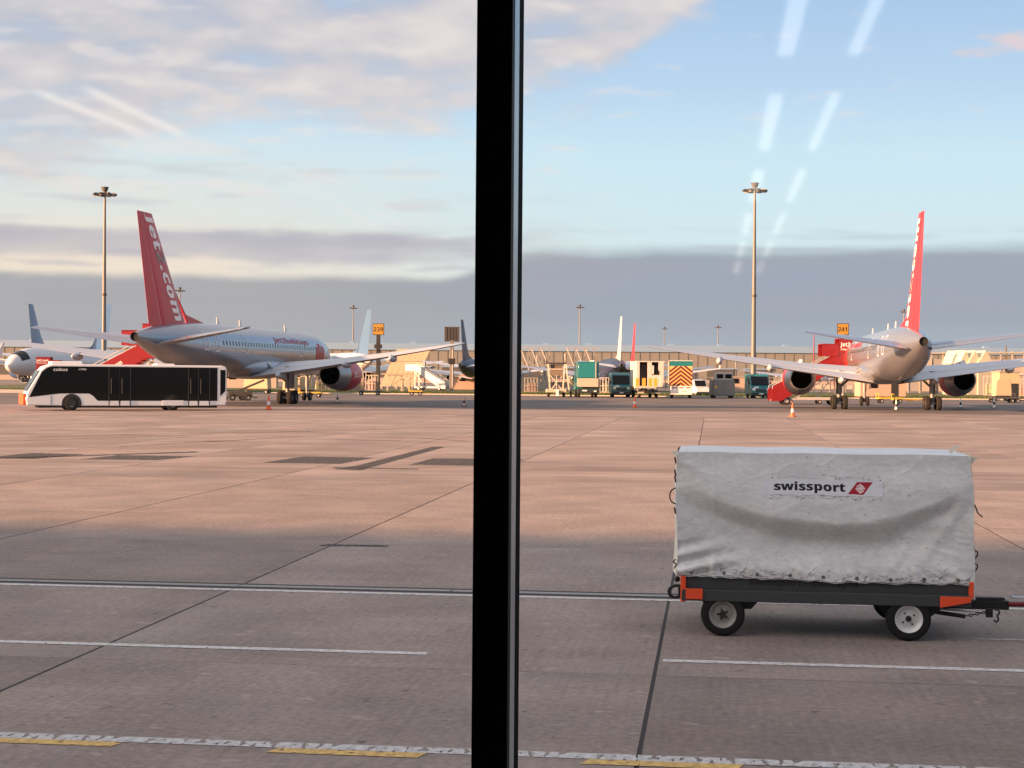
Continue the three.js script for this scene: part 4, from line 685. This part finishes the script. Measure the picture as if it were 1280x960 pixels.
function van(u, d, label, h = 2.95) {
  const v = thing('van', label, 'van', at(u, d), 0, face.group); const W = 2.35;
  mesh('body', extrude([[0, 0.45], [0.05, 1.3], [0.9, 1.55], [1.75, 2.6], [2.3, h - 0.05], [2.8, h], [5.7, h], [5.85, h - 0.2], [5.85, 0.45]], W, 0.14, 3).rotateY(Math.PI / 2), teal, v);
  mesh('windscreen', beam(V(0, 1.6, -0.9), V(0, 2.6, -1.72), W - 0.36, 0.03).translate(0, 0.03, 0.04), darkGlass, v);
  mesh('grille', rbox(1.2, 0.28, 0.08, 0.03, 0, 0.95, 0.0), vanDark, v); mesh('bumper', rbox(W, 0.4, 0.25, 0.08, 0, 0.5, -0.02), vanDark, v);
  for (const sx of [-0.85, 0.85]) { mesh('headlight', rbox(0.36, 0.3, 0.1, 0.05, sx, 1.08, -0.02), lightLens, v); mesh('wing_mirror', rbox(0.2, 0.36, 0.14, 0.04, sx * 1.52, 1.85, -1.1), vanDark, v); mesh('side_window', box(0.02, 0.7, 1.1, Math.sign(sx) * (W / 2 + 0.004), 2.05, -2.3), darkGlass, v); }
  mesh('number_plate', box(0.5, 0.12, 0.03, 0, 0.55, 0.12), coneWhite, v); mesh('badge', box(0.55, 0.2, 0.02, -0.55, 1.32, 0.0), coneWhite, v); axles(v, [-0.95, 0.95], [-1.0, -4.6], 0.36, 0.24); return v;
}
van(777, 196, 'teal van beside the tall teal truck');
van(951.5, 196, 'teal van at the foot of the tall floodlight mast');
{ // hi-loader with an open box and platform
  const t = thing('hi_loader', 'white box hi-loader with an orange railed platform', 'truck', at(811, 190), 0.05, face.group);
  mesh('box_body', merged([box(0.35, 2.9, 6, -1.25, 2.75, -3.1), box(0.35, 2.9, 6, 1.55, 2.75, -3.1), box(3.15, 0.12, 6, 0.15, 4.26, -3.1), box(3.15, 0.12, 6, 0.15, 1.36, -3.1), box(0.5, 2.78, 0.1, 0.1, 2.81, -0.2), box(0.22, 1.0, 0.1, 1.25, 3.7, -0.2), box(1.05, 1.3, 0.1, 0.85, 2.05, -0.2), box(0.3, 1.0, 0.1, 0.45, 3.3, -0.2), box(2.8, 2.78, 0.1, 0.15, 2.81, -6.0)]), std(0.50, 0.48, 0.44, 0.5), t);
  mesh('inner_door', box(1.0, 2.6, 0.08, -0.65, 2.7, -1.2), std(0.06, 0.05, 0.045, 0.7), t); mesh('window_opening', box(0.75, 0.95, 0.05, 0.85, 3.2, -0.28), darkGlass, t);
  mesh('platform', box(2.4, 0.22, 1.6, -0.5, 1.28, 0.6), cream, t); for (const x of [-1.5, -0.75, 0.0, 0.6]) mesh('platform_rail', box(0.4, 0.95, 0.06, x, 1.85, 1.3), orangeRail, t);
  mesh('chassis', box(1.2, 0.35, 8, 0, 0.75, -3.6), darkTrim, t); mesh('scissor_arm', merged([beam(V(-0.9, 0.6, -1), V(-0.9, 1.3, -5), 0.2, 0.2), beam(V(0.9, 0.6, -1), V(0.9, 1.3, -5), 0.2, 0.2)]), stairGrey, t); mesh('bumper', box(2.6, 0.2, 0.2, 0, 0.65, 0.2), cream, t); axles(t, [-1.0, 1.0], [-1.0, -6.4], 0.48, 0.32);
}
{ // truck with chevrons
  const t = thing('chevron_truck', 'box truck backed by red and yellow chevrons under a teal band', 'truck', at(851, 190), -0.10, face.group);
  mesh('cargo_box', rbox(2.75, 3.1, 6.4, 0.04, 0, 2.85, -3.25), std(0.62, 0.61, 0.58, 0.45), t);
  const chev = decalPlane(2.6, 2.4, 256, (x, w, h) => { x.fillStyle = '#d9a35c'; x.fillRect(0, 0, w, h); x.strokeStyle = '#5a1812'; x.lineWidth = 23; for (let k = -1; k < 8; k++) { x.beginPath(); x.moveTo(-10, 150 + k * 46 - 30); x.lineTo(w / 2, 40 + k * 46 - 30); x.lineTo(w + 10, 150 + k * 46 - 30); x.stroke(); } });
  mesh('chevron_panel', chev.translate(0, 2.55, 0.0), lastDecal, t, 'red and yellow chevron panel'); mesh('teal_band', box(2.72, 0.6, 0.06, 0, 4.05, -0.03), teal, t);
  mesh('tail_lift', rbox(2.5, 1.0, 0.1, 0.03, 0.05, 0.95, 0.06), std(0.68, 0.64, 0.6, 0.5), t); for (const x of [-0.8, 0, 0.8]) mesh('rear_lamp', box(0.5, 0.12, 0.04, x + 0.05, 1.25, 0.13), stairRed, t);
  mesh('number_plate', box(0.5, 0.12, 0.03, 0.3, 0.8, 0.13), beige, t); mesh('chassis', box(1.1, 0.3, 8.4, 0, 0.75, -4.2), darkTrim, t); mesh('cab', rbox(2.4, 2.3, 1.8, 0.15, 0, 1.95, -7.6), whitePaintwork, t); mesh('corner_post', box(0.14, 3.2, 0.1, -1.42, 2.7, 0.0), cream, t); axles(t, [-1.05, 1.05], [-1.5, -7.2], 0.5, 0.34);
}
{ const t = thing('pickup_van', 'small white van half hidden beside the chevron truck', 'van', at(879, 212), 0.2, face.group);
  mesh('body', extrude([[0, 0.4], [0.1, 1.1], [1.0, 1.25], [1.6, 2.1], [4.4, 2.2], [4.5, 0.4]], 1.8, 0.1, 2).rotateY(Math.PI / 2), whitePaintwork, t); mesh('windscreen', beam(V(0, 1.3, -1.0), V(0, 2.05, -1.52), 1.45, 0.03).translate(0, 0.02, 0.02), darkGlass, t); mesh('bumper', rbox(1.8, 0.3, 0.2, 0.05, 0, 0.45, 0), vanDark, t); axles(t, [-0.75, 0.75], [-0.8, -3.6], 0.32, 0.2); }
{ // ground power unit
  const t = thing('ground_power_unit', 'squat grey ground power unit with two small windows', 'service vehicle', at(905, 194), 0, face.group);
  mesh('body', rbox(2.6, 1.9, 3.6, 0.08, 0, 1.25, -1.9), greyPaint, t); mesh('cab', rbox(2.05, 0.95, 1.4, 0.1, 0.05, 2.6, -0.9), std(0.36, 0.35, 0.33, 0.5), t);
  for (const x of [-0.45, 0.55]) mesh('window', rbox(0.78, 0.5, 0.05, 0.04, x, 2.62, -0.19), darkGlass, t); for (const x of [-0.65, 0.65]) mesh('panel_door', rbox(1.15, 1.5, 0.05, 0.02, x, 1.3, -0.08), std(0.17, 0.165, 0.155, 0.5), t);
  mesh('warning_plate', new THREE.CircleGeometry(0.16, 16).translate(-0.95, 1.35, -0.04), orangeRail, t); mesh('bumper', box(2.5, 0.25, 0.2, 0, 0.45, 0), greyPaint, t); axles(t, [-1.05, 1.05], [-0.7, -3.1], 0.34, 0.24);
}
{ // scissor access lift
  const t = thing('access_lift', 'cream framed access lift with a dark raised deck and crossed braces', 'service vehicle', at(695.5, 193), 0, face.group);
  const fr = std(0.58, 0.50, 0.38, 0.55);
  for (const [x0, x1, y1] of [[-0.75, -1.0, 3.9], [0.75, 0.95, 3.9], [1.5, 0.95, 5.1]]) mesh('frame_leg', beam(V(x0, 0.7, 0), V(x1, y1, 0), 0.16, 0.16), fr, t);
  mesh('brace', beam(V(-0.7, 0.8, 0), V(0.75, 2.6, 0), 0.09, 0.09), fr, t); mesh('brace', beam(V(0.7, 0.8, 0.1), V(-0.75, 2.6, 0.1), 0.09, 0.09), fr, t); mesh('brace', beam(V(0, 0.8, 0.2), V(0, 2.6, 0.2), 0.08, 0.08), fr, t);
  mesh('deck', merged([box(2.3, 0.16, 2.2, 0, 4.0, -1.0), box(0.12, 0.5, 2.2, -1.15, 4.2, -1), box(0.12, 1.1, 2.2, 1.1, 4.5, -1)]), darkTrim, t); mesh('mast_panel', box(1.5, 0.8, 0.1, 0, 2.9, 0), std(0.16, 0.12, 0.09, 0.7), t); mesh('mast_panel', box(1.5, 0.5, 0.1, 0, 3.6, -0.3), std(0.13, 0.10, 0.08, 0.7), t); mesh('cross_bar', box(1.9, 0.1, 0.1, 0, 3.3, 0.1), fr, t);
  mesh('chassis', rbox(2.4, 0.4, 3, 0.06, 0, 0.75, -1.2), std(0.45, 0.36, 0.26, 0.6), t); mesh('tow_eye', box(0.3, 0.7, 0.2, 0.1, 0.5, 0.5), coneWhite, t); axles(t, [-0.9, 0.9], [-0.3, -2.4], 0.4, 0.26); axles(t, [1.75], [-1.0], 0.36, 0.2);
}

// ---------------------------------------------------------------- screens, fences and loose equipment beyond the service road
const ply = std(0.44, 0.36, 0.25, 0.75), framePale = std(0.28, 0.275, 0.265, 0.6), frameCream = std(0.33, 0.29, 0.225, 0.6);
{ // leaning screen of boards
  const b = thing('blast_screen', 'leaning pale boarded blast screen in full sun', 'screen', at(473, 211), 0.0); recede(b, 1.35);
  for (let i = 0; i < 6; i++) for (let j = 0; j < 3; j++) { const x0 = i * 0.72, y0 = 0.35 + j * 1.62, sh = 0.46; mesh('board', extrude([[x0 + y0 * sh, y0], [x0 + 0.69 + y0 * sh, y0], [x0 + 0.69 + (y0 + 1.58) * sh, y0 + 1.58], [x0 + (y0 + 1.58) * sh, y0 + 1.58]], 0.06).translate(0, 0, rr(-0.02, 0.02)), ply, b); }
  mesh('rail', box(5.2, 0.14, 0.2, 2.9, 1.95, -0.16), frameCream, b); mesh('rail', box(5.2, 0.14, 0.2, 3.6, 3.55, -0.16), frameCream, b);
  for (const x of [0.3, 2.2, 4.2]) mesh('prop', beam(V(x + 1.9, 4.4, -0.2), V(x + 1.6, 0.1, -2.4), 0.14, 0.14), framePale, b);
  for (const x of [0.3, 2.2, 4.2]) mesh('foot', box(0.3, 0.35, 2.6, x + 0.1, 0.18, -1.2), framePale, b);
}
{ // open lattice deflector frames
  for (const [u, lbl] of [[650, 'open frame of slanted white deflector beams beside the lift'], [713, 'open pale deflector frame between lift and teal truck']]) {
    const b = thing('deflector_frame', lbl, 'frame', at(u, 214), 0, 'open deflector frames'); recede(b, 1.32);
    const wide = u < 700 ? [-0.6, 0.5, 1.9, 3.2] : [0, 1.2, 2.4];
    for (const x of wide) mesh('slanted_beam', beam(V(x + 1.7, 0.1, 0), V(x - 0.5, 5.6, -0.6), 0.14, 0.14), framePale, b);
    for (const x of wide) mesh('upright', beam(V(x + 1.0, 0.1, -1.2), V(x + 0.6, 5.6, -0.7), 0.08, 0.08), framePale, b);
    for (const y of [0.25, 1.9, 3.3, 5.55]) mesh('rail', beam(V(wide[0] - 0.4, y, -0.5), V(wide.at(-1) + 1.4, y, -0.5), 0.09, 0.09), y > 5 ? std(0.3, 0.24, 0.2, 0.7) : framePale, b);
    for (let k = 0; k < 4; k++) mesh('mesh_panel', box(1.0, 1.5, 0.04, wide[0] + 0.6 + k * 1.1, 1.05, -0.9), std(0.40, 0.38, 0.34, 0.7), b);
  }
}
{ // glazed walkway at the head of stand 241
  const b = thing('glazed_walkway', 'long pale framed walkway of upright panels beyond stand 241', 'walkway', at(1092, 224), turned * 0.5); recede(b, 1.3); const pan = std(0.32, 0.27, 0.22, 0.5), pan2 = std(0.24, 0.23, 0.215, 0.4);
  for (let k = 0; k < 17; k++) { const x = k * 1.55; mesh('post', box(0.16, 5.5 + 0.05 * k, 0.2, x, 2.75, 0), k % 2 ? framePale : frameCream, b); if (k < 16) { mesh('panel', box(1.36, 2.3, 0.06, x + 0.775, 1.4, -0.05), k % 3 ? pan : pan2, b); mesh('panel', box(1.36, 1.9, 0.06, x + 0.775, 3.7, -0.05), k % 4 === 1 ? pan2 : pan, b); } }
  mesh('roof', box(25.6, 0.16, 3, 12.3, 5.5, -1.2, 0, 0, 0.012), frameCream, b); mesh('rail', box(25.4, 0.12, 0.12, 12.3, 2.6, 0.1), framePale, b);
}
for (const [u, w] of [[1206, 3.3], [1218, 4.2], [1231, 4.6]]) { const g = thing('gabled_roof', 'small pale gabled shed roof beyond the glazed walkway', 'building', at(u, 262), 0.2, 'gabled sheds beyond the walkway'); mesh('wall', box(w * 0.5, 5.0, 6, 0, 2.5, -3), cream, g); mesh('roof', extrude([[-w * 0.3, 5.0], [w * 0.3, 5.0], [0, 7.1]], 6.4).translate(0, 0, -3), std(0.62, 0.54, 0.38, 0.6), g); }
{ // mesh fence running behind the vehicles
  for (let m = 0; m < 22; m++) {
    const f = thing('fence_panel', 'bay of low steel fence behind the parked vehicles', 'fence', at(655 + m * 19.6, 226), 0, 'low fence behind the service road'); recede(f, 1.28); const lit = std(0.42, 0.36, 0.30, 0.7);
    for (const x of [0, 1.05]) mesh('post', box(0.09, 2.0, 0.09, x, 1.0, 0), framePale, f); for (const y of [0.5, 1.1, 1.95]) mesh('rail', box(2.1, 0.06, 0.05, 1.05, y, 0), framePale, f); mesh('infill', box(2.0, 0.7, 0.04, 1.05, 0.75, -0.04), lit, f);
    if (m > 20) break;
  }
}
// cabins and containers
function cabin(u, d, w, h, c, label) { const b = recede(thing('site_cabin', label, 'cabin', at(u, d), 0.05), d > 220 ? 1.2 : 1); mesh('wall', box(w, h, 3, 0, h / 2, -1.5), std(...c, 0.7), b); mesh('roof', box(w + 0.2, 0.15, 3.2, 0, h + 0.08, -1.5), framePale, b); mesh('door', box(0.9, 1.9, 0.06, w * 0.25, 1.05, 0.03), darkTrim, b); mesh('window', box(0.9, 0.7, 0.06, -w * 0.2, 1.6, 0.03), darkGlass, b); }
cabin(589, 240, 6.5, 2.1, [0.42, 0.28, 0.22], 'low salmon cabin behind the black sign post');
cabin(928, 236, 5, 2.1, [0.40, 0.30, 0.24], 'low tan cabin between power unit and teal van');
cabin(1104, 214, 6, 2.2, [0.45, 0.30, 0.23], 'low salmon cabin under the belly of the tail-on airliner');
cabin(306, 236, 9, 3.0, [0.36, 0.30, 0.25], 'tan cabin beyond the bus rear');
cabin(1262, 210, 2.6, 3.4, [0.46, 0.36, 0.22], 'tall cream crate cabin by the glazed walkway');
// trestles, carts and dollies
function trestle(u, d, w, h, label) { const t = thing('trestle', label, 'trestle', at(u, d), rr(-0.3, 0.3), 'work trestles beside the leaning screen'); recede(t, 1.22); for (const x of [-w / 2, w / 2]) { mesh('leg', beam(V(x * 1.25, 0, 0.6), V(x, h, 0), 0.09, 0.09), frameCream, t); mesh('leg', beam(V(x * 1.25, 0, -0.6), V(x, h, 0), 0.09, 0.09), framePale, t); } mesh('top_board', box(w + 0.4, 0.12, 0.7, 0, h + 0.06, 0), frameCream, t); mesh('cross_brace', beam(V(-w / 2, 0.4, 0.4), V(w / 2, h - 0.3, 0.1), 0.07, 0.07), frameCream, t); mesh('cross_brace', beam(V(w / 2, 0.4, 0.45), V(-w / 2, h - 0.3, 0.15), 0.07, 0.07), frameCream, t); }
trestle(431, 206, 1.3, 2.6, 'tall narrow trestle under the engine of the lettered-fin airliner'); trestle(444, 209, 1.8, 3.2, 'wide tall trestle between engine and sign post'); trestle(458, 206, 1.2, 2.3, 'short trestle nearest the sign post 239'); trestle(494, 203, 1.6, 1.9, 'dark low trestle in front of the leaning screen'); trestle(508, 203, 0.8, 1.6, 'small trestle at the corner of the leaning screen');
function cage(u, d, w, h, label, m = frameCream) {                           // an open stillage of uprights and rails
  const c = thing('cargo_cage', label, 'cage', at(u, d), rr(-0.4, 0.4), 'open cargo cages'); const n = Math.round(w / 0.5);
  for (let i = 0; i <= n; i++) for (const z of [0, -1.1]) mesh('upright', box(0.07, h - 0.2, 0.07, -w / 2 + w * i / n, h / 2 + 0.1, z), m, c);
  for (const y of [0.25, h * 0.5, h]) for (const z of [0, -1.1]) mesh('rail', box(w + 0.1, 0.08, 0.08, 0, y, z), m, c);
  mesh('floor', box(w, 0.1, 1.2, 0, 0.2, -0.55), dollyWood, c); mesh('load', rbox(w * 0.7, h * 0.55, 0.8, 0.06, rr(-0.1, 0.1), 0.25 + h * 0.28, -0.55), std(rr(0.2, 0.4), rr(0.18, 0.3), rr(0.14, 0.22), 0.8), c);
}
const dollyWood = std(0.22, 0.17, 0.12, 0.8);
for (const [u, d, w, h, label] of [[425, 232, 1.6, 2.6, 'narrow cargo cage just beyond the first engine'], [437, 238, 2.0, 3.4, 'tall cargo cage between the engine and the trestles'], [450, 236, 1.6, 3.0, 'tall cargo cage behind the wide trestle'], [463, 232, 1.4, 2.4, 'cargo cage at the foot of sign 239'], [402, 240, 2.2, 2.2, 'low cargo cage behind the cream covered cart'], [375, 236, 1.4, 2.0, 'small cargo cage between the two cream carts'], [1192, 246, 2.0, 2.6, 'cargo cage behind the outboard engine'], [1236, 240, 1.6, 3.0, 'tall cargo cage beside the cream crate cabin'], [1276, 236, 1.8, 2.6, 'cargo cage at the end of the glazed walkway'], [664, 236, 1.8, 2.2, 'cargo cage under the slanted deflector beams'], [888, 238, 2.0, 1.9, 'low cargo cage beyond the grey power unit'], [756, 236, 1.4, 2.3, 'cargo cage between the teal truck and the teal van']]) cage(u, d, w, h, label, rnd() < 0.5 ? frameCream : framePale);
function coveredCart(u, d, w, h, label) { const c = thing('covered_cart', label, 'cart', at(u, d), rr(-0.2, 0.2), 'cream covered carts'); mesh('cover', extrude([[-w / 2, 0.6], [w / 2, 0.6], [w / 2 - 0.1, h - 0.3], [w / 2 - 0.5, h], [-w / 2 + 0.4, h], [-w / 2 + 0.1, h - 0.3]], 1.4, 0.08), std(0.44, 0.36, 0.22, 0.8), c); mesh('chassis', box(w, 0.18, 1.3, 0, 0.5, 0), darkTrim, c); for (const x of [-w / 2 + 0.3, w / 2 - 0.3]) for (const z of [-0.6, 0.6]) roadWheel(c, x, 0.22, z, 0.22, 0.12); }
coveredCart(363, 192, 1.5, 2.5, 'narrow cream covered cart beyond the bogie wheels'); coveredCart(384, 194, 1.6, 2.5, 'cream covered cart beyond the first engine'); coveredCart(322, 205, 3.2, 2.4, 'low wide cream cart behind the bus rear'); coveredCart(1252, 190, 2.0, 2.6, 'cream covered cart beside the outboard engine');
function dolly(u, d, w, m, label, turn = 0) { const c = thing('flat_dolly', label, 'dolly', at(u, d), turn, 'flat dollies'); mesh('deck', rbox(w, 0.14, 1.4, 0.03, 0, 0.5, 0), m, c); for (const x of [-w / 2 + 0.3, w / 2 - 0.3]) for (const z of [-0.6, 0.6]) roadWheel(c, x, 0.22, z, 0.22, 0.14); mesh('tow_bar', bar(V(w / 2, 0.42, 0), V(w / 2 + 1.1, 0.25, 0), 0.05), m, c); mesh('end_frame', merged([bar(V(-w / 2, 0.5, -0.6), V(-w / 2, 1.0, -0.6), 0.04), bar(V(-w / 2, 0.5, 0.6), V(-w / 2, 1.0, 0.6), 0.04), bar(V(-w / 2, 1.0, -0.6), V(-w / 2, 1.0, 0.6), 0.04)]), m, c); }
const dollyYellow = std(0.62, 0.36, 0.03, 0.55), dollyDark = std(0.05, 0.05, 0.05, 0.6);
dolly(1140, 157, 3.6, dollyYellow, 'yellow flat dolly between the wheels of the tail-on airliner'); dolly(1112, 166, 2.4, dollyYellow, 'yellow dolly beside the nose wheel of the tail-on airliner'); dolly(1252, 176, 2.6, dollyDark, 'dark flat dolly of a train beyond the outboard engine'); dolly(1282, 176, 2.6, dollyDark, 'dark flat dolly, last of the train beyond the outboard engine'); dolly(292, 152, 2.2, dollyDark, 'dark flat dolly behind the bus rear', 0.3); dolly(1005, 158, 3.4, dollyDark, 'dark flat dolly behind the orange cone'); dolly(388, 176, 2.4, dollyYellow, 'yellow dolly beyond the bogie wheels'); dolly(520, 200, 1.6, dollyYellow, 'small yellow dolly at the foot of the white steps'); dolly(462, 198, 2.6, dollyDark, 'dark flat dolly in front of the trestles'); dolly(12, 160, 4, stairGrey, 'grey flat dolly beside the white airliner nose');
{ const c = thing('belt_loader', 'dark belt loader with its boom raised behind the bus rear', 'belt loader', at(300, 150), 0.2); mesh('boom', beam(V(-0.6, 0.7, 0), V(2.2, 1.9, 0), 0.7, 0.18), dollyDark, c); mesh('chassis', rbox(2.2, 0.5, 1.2, 0.05, 0, 0.6, 0), dollyDark, c); for (const x of [-0.7, 0.7]) for (const z of [-0.55, 0.55]) roadWheel(c, x, 0.3, z, 0.3, 0.2); }

renderer.render(scene, camera);
